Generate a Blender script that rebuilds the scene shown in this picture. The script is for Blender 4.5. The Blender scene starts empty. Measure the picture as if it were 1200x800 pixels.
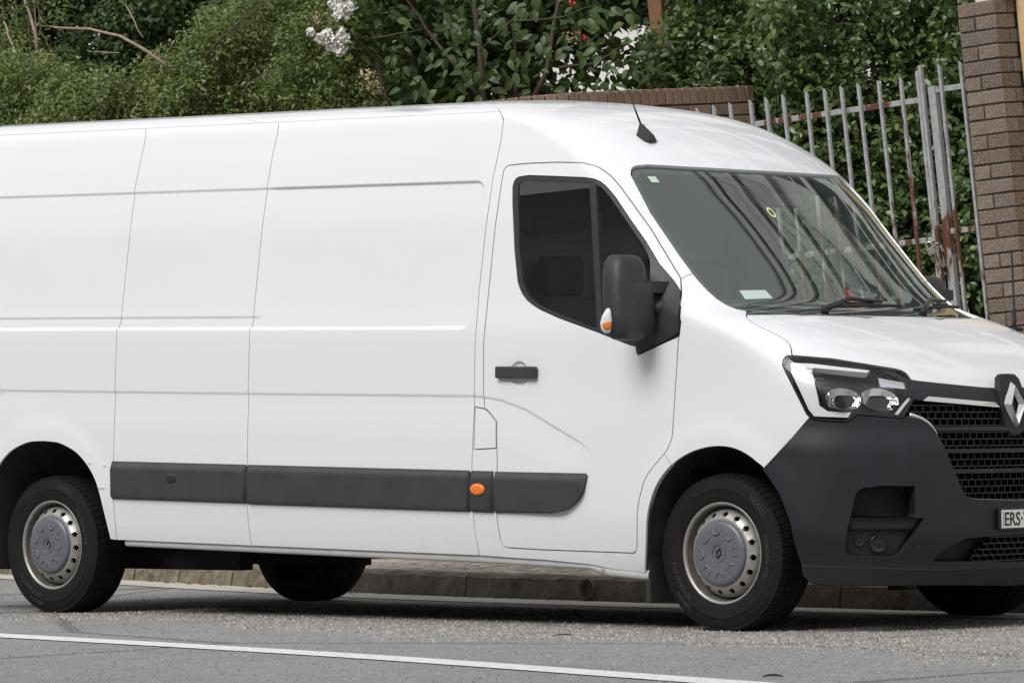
import bpy, bmesh, math, random
import numpy as np
from mathutils import Matrix, Vector
from mathutils.geometry import delaunay_2d_cdt

# ------------------------------------------------------------------ frames
# "road frame": x along the van (forward), y across the road away from the viewer, z normal to the road,
# origin on the road under the front axle.  The street is on a hill, so the world's true up leans in that frame.
UP = np.array([-.058, -.074, 1.0]); UP /= np.linalg.norm(UP)
E1 = np.array([1, 0, .058]); E1 /= np.linalg.norm(E1)
E2 = np.cross(UP, E1)
RM = np.stack([E1, E2, UP])                       # road -> world
RM4 = Matrix([list(RM[0]) + [0], list(RM[1]) + [0], list(RM[2]) + [0], [0, 0, 0, 1]])
def W(p): return np.asarray(p, float) @ RM.T      # road point(s) -> world
BO = W([-3.229, 5.272, 2.111])                    # corner of the brick pillar, in world
GZ = -2.0                                         # yard level under the pillar, relative to BO

C = bpy.context.scene.collection
S = bpy.context.scene

# ------------------------------------------------------------------ camera
FPX = 5250.277; CAMR = np.array([12.453591, -15.868108, .847762]); YAW, PITCH, ROLL = -.742450, .021340, -.010864
def cam_axes():
    f = np.array([math.sin(YAW)*math.cos(PITCH), math.cos(YAW)*math.cos(PITCH), math.sin(PITCH)])
    r = np.cross(f, [0, 0, 1]); r /= np.linalg.norm(r); u = np.cross(r, f)
    return math.cos(ROLL)*r + math.sin(ROLL)*u, -math.sin(ROLL)*r + math.cos(ROLL)*u, f
CR, CU, CF = cam_axes()
cd = bpy.data.cameras.new('camera'); cd.sensor_width = 36; cd.lens = 36*FPX/1200; cd.clip_end = 3000; cd.clip_start = .1
cam = bpy.data.objects.new('camera', cd); C.objects.link(cam)
M = np.eye(4); M[:3, 0] = RM @ CR; M[:3, 1] = RM @ CU; M[:3, 2] = RM @ -CF; M[:3, 3] = W(CAMR)
cam.matrix_world = Matrix(M.tolist()); S.camera = cam
def at(px, py, D):
    """the world point at depth D metres along the sight line of a photograph pixel"""
    return W(CAMR + D*(CF + CR*(px-600)/FPX - CU*(py-400)/FPX))
def at_y(px, py, by):
    """the world point where that sight line meets the upright plane by metres behind the pillar's front"""
    a = W(CAMR); d = at(px, py, 1.0) - a
    return a + d*((BO[1] + by - a[1])/d[1])

# ------------------------------------------------------------------ light: bright overcast
SUN_EL, SUN_AZ = math.radians(48), math.radians(172)      # azimuth clockwise from world +y
wd = bpy.data.worlds.new("World"); S.world = wd; wd.use_nodes = True
nt = wd.node_tree; bg = nt.nodes['Background']
sky = nt.nodes.new('ShaderNodeTexSky'); sky.sky_type = 'NISHITA'; sky.sun_disc = False
sky.sun_elevation = SUN_EL; sky.sun_rotation = SUN_AZ; sky.air_density = 1.0; sky.dust_density = 4.0
hs = nt.nodes.new('ShaderNodeHueSaturation'); hs.inputs['Saturation'].default_value = .16; hs.inputs['Value'].default_value = 1.0
nt.links.new(sky.outputs[0], hs.inputs['Color'])
# a closed layer of cloud over most of that sky, a little uneven
tc = nt.nodes.new('ShaderNodeTexCoord'); cn = nt.nodes.new('ShaderNodeTexNoise'); cn.inputs['Scale'].default_value = 2.2; cn.inputs['Detail'].default_value = 5
nt.links.new(tc.outputs['Generated'], cn.inputs['Vector']); cr_ = nt.nodes.new('ShaderNodeValToRGB')
cr_.color_ramp.elements[0].position = .3; cr_.color_ramp.elements[0].color = (.90, .91, .93, 1); cr_.color_ramp.elements[1].position = .72; cr_.color_ramp.elements[1].color = (1, 1, 1, 1)
nt.links.new(cn.outputs['Fac'], cr_.inputs[0]); cs_ = nt.nodes.new('ShaderNodeVectorMath'); cs_.operation = 'SCALE'; cs_.inputs['Scale'].default_value = 4.9
nt.links.new(cr_.outputs[0], cs_.inputs[0]); cm_ = nt.nodes.new('ShaderNodeMix'); cm_.data_type = 'RGBA'; cm_.inputs[0].default_value = .8
nt.links.new(hs.outputs[0], cm_.inputs[6]); nt.links.new(cs_.outputs[0], cm_.inputs[7]); nt.links.new(cm_.outputs[2], bg.inputs['Color'])
bg.inputs['Strength'].default_value = .115
sd = bpy.data.lights.new('sun', 'SUN'); sd.energy = 1.5; sd.angle = math.radians(30); sd.color = (1, .97, .93)
sun = bpy.data.objects.new('sun', sd); C.objects.link(sun)
dv = Vector((math.sin(SUN_AZ)*math.cos(SUN_EL), math.cos(SUN_AZ)*math.cos(SUN_EL), math.sin(SUN_EL)))
sun.rotation_euler = dv.to_track_quat('Z', 'Y').to_euler(); sun.location = (0, -10, 30)
S.view_settings.view_transform = 'Standard'; S.view_settings.look = 'None'
S.view_settings.exposure = .56; S.view_settings.gamma = 1
S.render.engine = 'CYCLES'; S.cycles.max_bounces = 8; S.cycles.transparent_max_bounces = 24
R_ = random.Random(7); NR = np.random.RandomState(5)

# ------------------------------------------------------------------ materials
def new_mat(name):
    m = bpy.data.materials.new(name); m.use_nodes = True
    return m, m.node_tree, m.node_tree.nodes['Principled BSDF']
def nd(t, kind, **kw):
    n = t.nodes.new(kind)
    for k, v in kw.items():
        if k in n.inputs: n.inputs[k].default_value = v
        else: setattr(n, k, v)
    return n
def ramp(t, fac, stops):
    r = t.nodes.new('ShaderNodeValToRGB'); e = r.color_ramp.elements
    while len(e) < len(stops): e.new(.5)
    for q, (p, c) in zip(e, stops): q.position = p; q.color = (c[0], c[1], c[2], 1) if not isinstance(c, (int, float)) else (c, c, c, 1)
    t.links.new(fac, r.inputs[0]); return r.outputs[0]
def coord(t, kind='Object', scale=None):
    o = t.nodes.new('ShaderNodeTexCoord').outputs[kind]
    if scale is None: return o
    mp = t.nodes.new('ShaderNodeMapping'); mp.inputs['Scale'].default_value = scale
    t.links.new(o, mp.inputs[0]); return mp.outputs[0]
def noise(t, vec, scale, detail=4, rough=.55, out='Fac'):
    n = nd(t, 'ShaderNodeTexNoise', Scale=scale, Detail=detail, Roughness=rough)
    t.links.new(vec, n.inputs['Vector']); return n.outputs[out]
def mixc(t, fac, a, b, blend='MIX'):
    m = t.nodes.new('ShaderNodeMix'); m.data_type = 'RGBA'; m.blend_type = blend
    for sock, v in ((m.inputs[0], fac), (m.inputs[6], a), (m.inputs[7], b)):
        if hasattr(v, 'links') or hasattr(v, 'is_linked'): t.links.new(v, sock)
        elif isinstance(v, (int, float)): sock.default_value = v
        else: sock.default_value = (v[0], v[1], v[2], 1)
    return m.outputs[2]
def bump(t, b, height, strength=.3, dist=.01):
    n = nd(t, 'ShaderNodeBump', Strength=strength, Distance=dist)
    t.links.new(height, n.inputs['Height']); t.links.new(n.outputs[0], b.inputs['Normal'])
def simple(name, col, rough=.5, metal=0, var=.12, vscale=6, coat=0, bmp=0, bscale=200, spec=.5, grime=None):
    m, t, b = new_mat(name); co = coord(t)
    n = noise(t, co, vscale, 5)
    c = ramp(t, n, [(.25, [x*(1-var) for x in col]), (.75, [min(1, x*(1+var)) for x in col])])
    if grime:
        g = ramp(t, noise(t, co, grime[0], 8, .7), [(grime[1], 0), (grime[1]+.12, 1)])
        c = mixc(t, g, c, grime[2])
    t.links.new(c, b.inputs['Base Color'])
    b.inputs['Roughness'].default_value = rough; b.inputs['Metallic'].default_value = metal
    b.inputs['Specular IOR Level'].default_value = spec
    b.inputs['Coat Weight'].default_value = coat; b.inputs['Coat Roughness'].default_value = .06
    if bmp: bump(t, b, noise(t, co, bscale, 3), bmp, .002)
    return m
MAT = {}
MAT['white_paint'] = simple('white_paint', (.775, .79, .832), .40, 0, .012, 1.5, coat=.65, grime=None)
# light road dust low on the body
def dusty_white():
    m = MAT['white_paint']; t = m.node_tree; b = t.nodes['Principled BSDF']
    co = coord(t); sp = t.nodes.new('ShaderNodeSeparateXYZ'); t.links.new(co, sp.inputs[0])
    mr = nd(t, 'ShaderNodeMapRange'); mr.inputs[1].default_value = .62; mr.inputs[2].default_value = .18
    t.links.new(sp.outputs[2], mr.inputs[0])
    f = nd(t, 'ShaderNodeMath', operation='MULTIPLY'); t.links.new(mr.outputs[0], f.inputs[0])
    t.links.new(ramp(t, noise(t, co, 9, 6, .7), [(.35, .0), (.8, .30)]), f.inputs[1])
    old = b.inputs['Base Color'].links[0].from_socket
    t.links.new(mixc(t, f.outputs[0], old, (.50, .49, .47)), b.inputs['Base Color'])
dusty_white()
MAT['sill_paint'] = simple('sill_paint', (.52, .52, .52), .5, 0, .1, 8, coat=.2, grime=(14, .62, (.12, .10, .08)))
MAT['dark_lining'] = simple('dark_lining', (.03, .03, .032), .8)
MAT['grille_plastic'] = simple('grille_plastic', (.010, .0105, .012), .5)
MAT['cab_trim'] = simple('cab_trim', (.22, .225, .225), .8)
MAT['bumper_plastic'] = simple('bumper_plastic', (.0165, .018, .023), .5, 0, .25, 5, bmp=.25, bscale=500, spec=.35, grime=(12, .62, (.036, .038, .043)))
MAT['trim_plastic'] = simple('trim_plastic', (.040, .042, .047), .5, 0, .2, 7, bmp=.2, bscale=400, grime=(20, .63, (.075, .076, .080)))
MAT['mirror_plastic'] = simple('mirror_plastic', (.026, .027, .029), .5, 0, .2, 9, bmp=.15, bscale=500, grime=(30, .74, (.09, .09, .09)))
MAT['black_gloss'] = simple('black_gloss', (.012, .012, .014), .30)
MAT['black_matt'] = simple('black_matt', (.014, .014, .015), .8)
MAT['rubber_seal'] = simple('rubber_seal', (.022, .022, .023), .6)
MAT['arch_liner'] = simple('arch_liner', (.034, .032, .030), .9, 0, .3, 12, grime=(10, .60, (.055, .05, .045)))
MAT['tyre_rubber'] = simple('tyre_rubber', (.0115, .0112, .011), .78, 0, .2, 14, bmp=.2, bscale=120, spec=.2, grime=(9, .62, (.040, .037, .034)))
MAT['wheel_steel'] = simple('wheel_steel', (.40, .39, .37), .42, .6, .12, 10, grime=(11, .60, (.16, .14, .115)))
MAT['hubcap_grey'] = simple('hubcap_grey', (.135, .14, .165), .42, .1, .12, 15, grime=(14, .66, (.22, .21, .20)))
MAT['chrome'] = simple('chrome', (.72, .72, .71), .12, 1, .03)
MAT['reflector'] = simple('reflector', (.86, .87, .88), .22, 1, .05, 30)
MAT['lamp_white'] = simple('lamp_white', (.78, .79, .81), .25, 0, .05, 20)
MAT['amber'] = simple('amber_lens', (.85, .22, .03), .2, 0, .15, 60)
MAT['plate_white'] = simple('plate_white', (.80, .80, .78), .4, 0, .02)
MAT['plate_black'] = simple('plate_black', (.01, .01, .012), .4)
MAT['seat_cloth'] = simple('seat_cloth', (.035, .037, .042), .9)
MAT['dash_plastic'] = simple('dash_plastic', (.030, .031, .033), .65, bmp=.2)
MAT['paper'] = simple('paper', (.78, .80, .78), .7, 0, .04, 20)
MAT['red_card'] = simple('red_card', (.42, .035, .03), .6, 0, .1)
MAT['sticker_green'] = simple('sticker_green', (.45, .60, .48), .5)
def glass(name, tint, ior=1.5, rough=.0, dust=0.0, sheen=(1, 1, 1)):
    m, t, b = new_mat(name); t.nodes.remove(b); out = t.nodes['Material Output']
    tr = nd(t, 'ShaderNodeBsdfTransparent'); tr.inputs[0].default_value = (*tint, 1)
    gl = nd(t, 'ShaderNodeBsdfGlossy'); gl.inputs['Roughness'].default_value = rough; gl.inputs[0].default_value = (*sheen, 1)
    fr = nd(t, 'ShaderNodeFresnel', IOR=ior); ge = t.nodes.new('ShaderNodeNewGeometry')      # a thin pane: the same sheen from both sides
    io = nd(t, 'ShaderNodeMapRange'); io.inputs[3].default_value = ior; io.inputs[4].default_value = 1/ior
    t.links.new(ge.outputs['Backfacing'], io.inputs[0]); t.links.new(io.outputs[0], fr.inputs['IOR']); mx = t.nodes.new('ShaderNodeMixShader')
    t.links.new(fr.outputs[0], mx.inputs[0]); t.links.new(tr.outputs[0], mx.inputs[1]); t.links.new(gl.outputs[0], mx.inputs[2])
    last = mx.outputs[0]
    if dust:
        df = nd(t, 'ShaderNodeBsdfDiffuse'); df.inputs[0].default_value = (.55, .55, .53, 1)
        m2 = t.nodes.new('ShaderNodeMixShader'); co = coord(t, 'Object', (3, 30, 3))
        f = ramp(t, noise(t, co, 3, 8, .7), [(.35, dust*.4), (.8, dust)])
        t.links.new(f, m2.inputs[0]); t.links.new(last, m2.inputs[1]); t.links.new(df.outputs[0], m2.inputs[2]); last = m2.outputs[0]
    t.links.new(last, out.inputs[0]); return m
MAT['windscreen_glass'] = glass('windscreen_glass', (.80, .88, .85), 2.3, 0, .04, (.90, 1.0, .975))
MAT['side_glass'] = glass('side_glass', (.70, .76, .74), 1.75, 0, .015)
MAT['lamp_glass'] = glass('lamp_glass', (.93, .94, .95), 1.45)

# ------------------------------------------------------------------ mesh helpers
def add_mesh(name, verts, faces, mat=None, parent=None, smooth=False, normals=None, coll=None, attr=None):
    me = bpy.data.meshes.new(name)
    v = np.asarray(verts, np.float32)
    if isinstance(faces, np.ndarray):
        nf, k = faces.shape
        me.vertices.add(len(v)); me.vertices.foreach_set('co', v.ravel())
        me.loops.add(nf*k); me.loops.foreach_set('vertex_index', faces.astype(np.int32).ravel())
        me.polygons.add(nf); me.polygons.foreach_set('loop_start', np.arange(0, nf*k, k, dtype=np.int32))
        me.update(calc_edges=True)
    else:
        me.from_pydata(v.tolist(), [], [list(f) for f in faces]); me.update()
    if smooth: me.polygons.foreach_set('use_smooth', np.ones(len(me.polygons), bool))
    if mat is not None: me.materials.append(MAT[mat] if isinstance(mat, str) else mat)
    if attr is not None:
        a = me.attributes.new('tint', 'FLOAT', 'POINT'); a.data.foreach_set('value', np.asarray(attr, np.float32))
    if normals is not None: me.normals_split_custom_set_from_vertices([tuple(n) for n in np.asarray(normals, float)])
    o = bpy.data.objects.new(name, me); C.objects.link(o)
    if parent is not None: o.parent = parent
    return o
def empty(name, label=None, cat=None, group=None, loc=(0, 0, 0), parent=None, kind=None):
    o = bpy.data.objects.new(name, None); C.objects.link(o); o.location = loc; o.empty_display_size = .2
    if parent is not None: o.parent = parent
    tag(o, label, cat, group, kind); return o
def tag(o, label=None, cat=None, group=None, kind=None):
    if label: o['label'] = label
    if cat: o['category'] = cat
    if group: o['group'] = group
    if kind: o['kind'] = kind
    return o
class MB:
    """collects simple shapes into one mesh"""
    def __init__(s): s.v = []; s.f = []
    def add(s, v, f):
        n = len(s.v); s.v += [tuple(map(float, q)) for q in v]; s.f += [tuple(i+n for i in q) for q in f]; return s
    def box(s, lo, hi, bev=0.0, M=None):
        lo = np.array(lo, float); hi = np.array(hi, float); c = (lo+hi)/2; h = (hi-lo)/2
        b = min(bev, .45*h.min()) if bev else 0
        if not b:
            v = [c+h*np.array([x, y, z]) for x in (-1, 1) for y in (-1, 1) for z in (-1, 1)]
            f = [(0, 1, 3, 2), (4, 6, 7, 5), (0, 4, 5, 1), (2, 3, 7, 6), (0, 2, 6, 4), (1, 5, 7, 3)]
        else:
            v = []; f = []; idx = {}
            for sx in (-1, 1):
                for sy in (-1, 1):
                    for sz in (-1, 1):
                        for ax in range(3):
                            q = h.copy(); q -= b; q[ax] = h[ax]
                            idx[(sx, sy, sz, ax)] = len(v); v.append(c+q*np.array([sx, sy, sz]))
            sg = (-1, 1)
            for ax in range(3):
                o = [(ax+1) % 3, (ax+2) % 3]
                for sa in sg:
                    r = []
                    for p, q in ((-1, -1), (1, -1), (1, 1), (-1, 1)):
                        k = [0, 0, 0]; k[ax] = sa; k[o[0]] = p; k[o[1]] = q; r.append(idx[(*k, ax)])
                    f.append(tuple(r if sa > 0 else r[::-1]))
                for sa in sg:
                    for sb in sg:
                        k1 = [0, 0, 0]; k1[o[0]] = sa; k1[o[1]] = sb
                        a = k1.copy(); a[ax] = -1; d = k1.copy(); d[ax] = 1
                        r = [idx[(*a, o[0])], idx[(*d, o[0])], idx[(*d, o[1])], idx[(*a, o[1])]]
                        f.append(tuple(r if sa*sb < 0 else r[::-1]))
            for sx in sg:
                for sy in sg:
                    for sz in sg:
                        r = [idx[(sx, sy, sz, k)] for k in range(3)]
                        f.append(tuple(r if sx*sy*sz > 0 else r[::-1]))
        if M is not None: v = [np.asarray(M)[:3, :3] @ q + np.asarray(M)[:3, 3] for q in v]
        return s.add(v, f)
    def tube(s, pts, rad, seg=8, cap=True):
        pts = [np.array(p, float) for p in pts]
        rad = [rad]*len(pts) if np.isscalar(rad) else rad
        v = []; f = []; prev = None
        for i, p in enumerate(pts):
            d = pts[min(i+1, len(pts)-1)] - pts[max(i-1, 0)]; d /= np.linalg.norm(d)+1e-9
            a = prev if prev is not None else np.cross(d, [0, 0, 1] if abs(d[2]) < .9 else [1, 0, 0])
            a = a - d*(a @ d); a /= np.linalg.norm(a)+1e-9; prev = a; b = np.cross(d, a)
            for k in range(seg):
                t = 2*math.pi*k/seg; v.append(p + rad[i]*(a*math.cos(t)+b*math.sin(t)))
        for i in range(len(pts)-1):
            for k in range(seg):
                k2 = (k+1) % seg; f.append((i*seg+k, i*seg+k2, (i+1)*seg+k2, (i+1)*seg+k))
        if cap: f.append(tuple(range(seg))[::-1]); f.append(tuple((len(pts)-1)*seg+k for k in range(seg)))
        return s.add(v, f)
    def lathe_y(s, prof, seg=48, cx=0, cz=0):
        """prof: list of (radius, y); spins round the y axis"""
        v = []; f = []
        for r, y in prof:
            for k in range(seg):
                t = 2*math.pi*k/seg; rr = r(k) if callable(r) else r
                v.append((cx+rr*math.cos(t), y, cz+rr*math.sin(t)))
        for i in range(len(prof)-1):
            for k in range(seg):
                k2 = (k+1) % seg; f.append((i*seg+k, i*seg+k2, (i+1)*seg+k2, (i+1)*seg+k))
        return s.add(v, f)
    def build(s, name, mat, parent=None, smooth=False): return add_mesh(name, s.v, s.f, mat, parent, smooth)
def text_geo(txt, size, depth=.002, bold=0.0):
    """letters as flat extruded geometry: verts, faces; x right, y up"""
    cu = bpy.data.curves.new('lettering', 'FONT'); cu.body = txt; cu.size = size; cu.extrude = depth; cu.offset = bold
    cu.align_x = 'CENTER'; cu.align_y = 'CENTER'; cu.resolution_u = 3
    o = bpy.data.objects.new('lettering', cu); C.objects.link(o)
    dg = bpy.context.evaluated_depsgraph_get(); dg.update(); me = o.evaluated_get(dg).to_mesh()
    v = np.array([tuple(q.co) for q in me.vertices]); f = [tuple(p.vertices) for p in me.polygons]
    o.evaluated_get(dg).to_mesh_clear(); bpy.data.objects.remove(o); bpy.data.curves.remove(cu)
    return v, f
def smoothstep(a, b, x):
    t = np.clip((np.asarray(x, float)-a)/(b-a), 0, 1); return t*t*(3-2*t)

def pchip(x, y, xq):
    """monotone cubic through the knots (x, y)"""
    h = np.diff(x); d = np.diff(y)/h; m = np.zeros(len(y))
    for i in range(1, len(x)-1):
        if d[i-1]*d[i] > 0:
            w1 = 2*h[i]+h[i-1]; w2 = h[i]+2*h[i-1]; m[i] = (w1+w2)/(w1/d[i-1]+w2/d[i])
    m[0] = d[0]; m[-1] = d[-1]; i = np.clip(np.searchsorted(x, xq)-1, 0, len(x)-2); t = (xq-x[i])/h[i]
    return (2*t**3-3*t**2+1)*y[i]+(t**3-2*t**2+t)*h[i]*m[i]+(-2*t**3+3*t**2)*y[i+1]+(t**3-t**2)*h[i]*m[i+1]

# ================================================================== THE SETTING: road, gutter, kerb, footpath
def in_road(o): o.matrix_world = RM4; return o
NX = np.array([-200, -40, -12, -8.8, -7.28, -6.0, -4.14, -2.9, -1.7, 0, 1.0, 3, 8, 60, 200.])
NY = np.array([52, 11.5, 3.45, 2.52, 2.10, 1.66, 1.12, .93, .80, .67, .60, .46, .12, -3.4, -13.])
def gut(x): return pchip(NX, NY, np.asarray(x, float))
GW, KH = .40, .13                                  # gutter width, kerb height
# asphalt: one sheet to the horizon; the far side of the kerb line is covered by footpath and yard sheets
def road_mat():
    m, t, b = new_mat('asphalt'); co = coord(t)
    sp = t.nodes.new('ShaderNodeSeparateXYZ'); t.links.new(co, sp.inputs[0])
    def math_(op, a, b_=None):
        n = nd(t, 'ShaderNodeMath', operation=op)
        for i, v in enumerate((a, b_)):
            if v is None: continue
            if isinstance(v, (int, float)): n.inputs[i].default_value = v
            else: t.links.new(v, n.inputs[i])
        return n.outputs[0]
    big = noise(t, co, .5, 4); mid = noise(t, co, 3.0, 6, .65); fine = noise(t, co, 55, 3, .6)
    vo = nd(t, 'ShaderNodeTexVoronoi', Scale=85.0); t.links.new(co, vo.inputs['Vector'])
    stone = vo.outputs['Color']
    sb = nd(t, 'ShaderNodeSeparateColor'); t.links.new(stone, sb.inputs[0])
    smooth_c = ramp(t, sb.outputs[0], [(0, (.19, .19, .193)), (.6, (.26, .26, .263)), (1, (.36, .36, .36))])
    rough_c = ramp(t, sb.outputs[0], [(0, (.14, .133, .122)), (.5, (.275, .26, .24)), (.85, (.38, .36, .33)), (1, (.48, .455, .42))])
    # the coarse parking lane lies between the kerb and a wandering edge left of the white line
    e = math_('ADD', sp.outputs[1], math_('MULTIPLY', sp.outputs[0], .10))
    e = math_('ADD', e, math_('MULTIPLY', math_('SUBTRACT', mid, .5), .75))
    lane = nd(t, 'ShaderNodeMapRange'); lane.inputs[1].default_value = -2.05; lane.inputs[2].default_value = -1.75
    t.links.new(e, lane.inputs[0])
    xf = nd(t, 'ShaderNodeMapRange'); xf.inputs[1].default_value = -5.5; xf.inputs[2].default_value = -1.2
    t.links.new(math_('ADD', sp.outputs[0], math_('MULTIPLY', big, 1.5)), xf.inputs[0])
    k = math_('MULTIPLY', lane.outputs[0], math_('ADD', math_('MULTIPLY', xf.outputs[0], .75), .25))
    c = mixc(t, k, smooth_c, rough_c)
    c = mixc(t, ramp(t, mid, [(.35, 0), (.75, .6)]), c, (.165, .162, .160))
    c = mixc(t, ramp(t, big, [(.40, 0), (.7, .40)]), c, (.31, .305, .30))
    # cracks
    w = mixc(t, .12, co, noise(t, co, 1.2, 4, out='Color'))
    cr = nd(t, 'ShaderNodeTexVoronoi', Scale=.22, feature='DISTANCE_TO_EDGE'); t.links.new(w, cr.inputs['Vector'])
    c = mixc(t, ramp(t, cr.outputs['Distance'], [(0, .6), (.004, .5), (.008, 0)]), c, (.03, .03, .03))
    t.links.new(c, b.inputs['Base Color']); b.inputs['Roughness'].default_value = .85
    bump(t, b, vo.outputs['Distance'], .55, .006)
    return m
MAT['asphalt'] = road_mat()
def concrete(name, lo, hi, sc=6, b1=.4, stain=(.05, .045, .04)):
    m, t, b = new_mat(name); co = coord(t)
    n = noise(t, co, sc, 8, .7); f = noise(t, co, 90, 4)
    c = ramp(t, n, [(.3, lo), (.7, hi)])
    c = mixc(t, ramp(t, noise(t, co, sc*.45, 8, .75), [(.52, 0), (.68, .75)]), c, stain)
    c = mixc(t, ramp(t, f, [(.35, .35), (.6, 0)]), c, [x*.5 for x in lo])
    t.links.new(c, b.inputs['Base Color']); b.inputs['Roughness'].default_value = .9
    bump(t, b, f, b1, .01); return m
MAT['gutter_concrete'] = concrete('gutter_concrete', (.46, .43, .38), (.60, .56, .50), 5, .3, (.28, .25, .21))
MAT['kerb_dark'] = concrete('kerb_dark', (.15, .132, .108), (.29, .26, .215), 9, .6)
MAT['kerb_sandstone'] = concrete('kerb_sandstone', (.14, .115, .078), (.30, .26, .19), 16, 1.0, (.12, .10, .07))
MAT['yard_ground'] = concrete('yard_ground', (.12, .10, .07), (.22, .19, .14), 2, .5)
def cobble_mat():
    m, t, b = new_mat('footpath_aggregate'); co = coord(t)
    vo = nd(t, 'ShaderNodeTexVoronoi', Scale=22.0); t.links.new(co, vo.inputs['Vector'])
    sb = nd(t, 'ShaderNodeSeparateColor'); t.links.new(vo.outputs['Color'], sb.inputs[0])
    c = ramp(t, sb.outputs[0], [(0, (.26, .22, .18)), (.5, (.42, .37, .31)), (1, (.60, .55, .48))])
    c = mixc(t, ramp(t, vo.outputs['Distance'], [(.45, 0), (.75, .8)]), c, (.10, .085, .07))
    t.links.new(c, b.inputs['Base Color']); b.inputs['Roughness'].default_value = .9
    bump(t, b, vo.outputs['Distance'], -.9, .02); return m
MAT['footpath_aggregate'] = cobble_mat()
g = MB(); xs = [-900, -60, -30, -15, -10, -5, 0, 5, 10, 30, 60, 900]; ys = [-900, -60, -20, -8, -4, 0, 4, 20, 900]
v = [(x, y, 0) for x in xs for y in ys]; ny = len(ys)
g.add(v, [(i*ny+j, (i+1)*ny+j, (i+1)*ny+j+1, i*ny+j+1) for i in range(len(xs)-1) for j in range(ny-1)])
tag(in_road(g.build('road', 'asphalt')), 'grey asphalt road', kind='structure')
def strip(name, mat, fa, fb, za, zb, xs, label, n=1):
    q = MB(); v = []
    for x in xs:
        for k in range(n+1):
            t = k/n; v.append((x, fa(x)*(1-t)+fb(x)*t, za*(1-t)+zb*t))
    m = n+1
    q.add(v, [(i*m+k, (i+1)*m+k, (i+1)*m+k+1, i*m+k+1) for i in range(len(xs)-1) for k in range(n)])
    return tag(in_road(q.build(name, mat)), label, kind='structure')
XL = np.concatenate([[-200, -100, -60, -40, -25], np.arange(-16, 10, .35), [14, 20, 40, 80, 200]])
strip('gutter', 'gutter_concrete', gut, lambda x: gut(x)+GW, .004, .006, XL, 'pale concrete gutter strip along the kerb')
strip('footpath', 'footpath_aggregate', lambda x: gut(x)+GW+.16, lambda x: gut(x)+GW+4.2, KH-.012, KH+.10, XL, 'pebbly footpath behind the kerb', 6)
strip('yard', 'yard_ground', lambda x: gut(x)+GW+4.19, lambda x: gut(x)+900, KH+.10, KH+5, XL, 'bare ground behind the footpath')
# white edge line
WX = np.array([-200, -40, -10, -5, -2.6, .025, 2.58, 5, 12, 60, 200.]); WY = np.array([30, 4.6, -1.75, -2.45, -2.86, -3.36, -4.06, -4.75, -6.7, -20, -60.])
def wl(x): return pchip(WX, WY, np.asarray(x, float))
def line_mat():
    m, t, b = new_mat('road_paint'); co = coord(t)
    n = noise(t, co, 26, 8, .75)
    t.links.new(mixc(t, ramp(t, n, [(.36, .9), (.46, 0)]), (.74, .74, .73), (.20, .20, .20)), b.inputs['Base Color'])
    b.inputs['Roughness'].default_value = .7; bump(t, b, noise(t, co, 120, 2), .3, .004); return m
MAT['road_paint'] = line_mat()
strip('road_line', 'road_paint', lambda x: wl(x)-.115, lambda x: wl(x)+.095, .004, .004, np.concatenate([[-60, -30], np.arange(-14, 12, .5), [20, 50]]), 'white painted line along the edge of the lane')

# kerb: stones laid one after the other, each its own rough block
kerb = empty('kerb', 'old kerb of rough stone and stained concrete blocks', kind='structure'); kerb.matrix_world = RM4
def rough_block(L, D, H, seed, amp, nx=14):
    """block along +x from 0..L, y 0..D, z 0..H with worn uneven faces and chamfered top front edge"""
    rr = np.random.RandomState(seed); prof = [(0, 0), (.004, H*.45), (.010, H*.86), (.03, H), (D*.6, H+.002), (D, H), (D, 0)]
    v = []; f = []; n = len(prof)
    for i in range(nx+1):
        for (y, z) in prof:
            s = amp if z > .01 else amp*.3
            v.append((L*i/nx + (rr.uniform(-.01, .01) if 0 < i < nx else 0), y+rr.uniform(-s, s), max(0, z+rr.uniform(-s, s)*.8)))
    for i in range(nx):
        for k in range(n-1): f.append((i*n+k, i*n+k+1, (i+1)*n+k+1, (i+1)*n+k))
    f.append(tuple(range(n))); f.append(tuple(nx*n+k for k in range(n))[::-1])
    return v, f
x = -12.0; i = 0
while x < 8:
    sand = x < -5.7
    L = R_.uniform(.55, .8) if sand else R_.uniform(1.1, 1.6)
    if -5.75 < x < -4.95:                            # broken gap: low sloping crossover stone
        L = -4.93 - x
    x2 = min(x+L, 8); y1, y2 = float(gut(x)+GW), float(gut(x2)+GW)
    low = -5.75 < x < -4.95
    v, f = rough_block(math.hypot(x2-x, y2-y1)-.012, .17, KH*(.62 if low else 1)*(R_.uniform(.78, 1.06) if sand else 1), 100+i, .020 if sand else .005)
    o = add_mesh('kerb_stone', v, f, 'kerb_sandstone' if sand or low else 'kerb_dark', kerb)
    o.location = (x+.006, y1, 0); o.rotation_euler = (0, 0, math.atan2(y2-y1, x2-x)); x = x2; i += 1
# drain outlet in the kerb face
px_ = -2.81; py_ = float(gut(px_)+GW)
q = MB(); q.lathe_y([(.044, .05), (.044, -.012), (.053, -.012), (.053, .05)], 20); q.lathe_y([(.043, .02), (.001, .02)], 20)
o = q.build('drain_pipe', simple('earthenware', (.16, .13, .10), .8), None, True); o.matrix_world = RM4 @ Matrix.Translation((px_, py_, .068))
tag(o, 'round stormwater pipe end set in the dark kerb face under the van', 'drain pipe')
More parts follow.
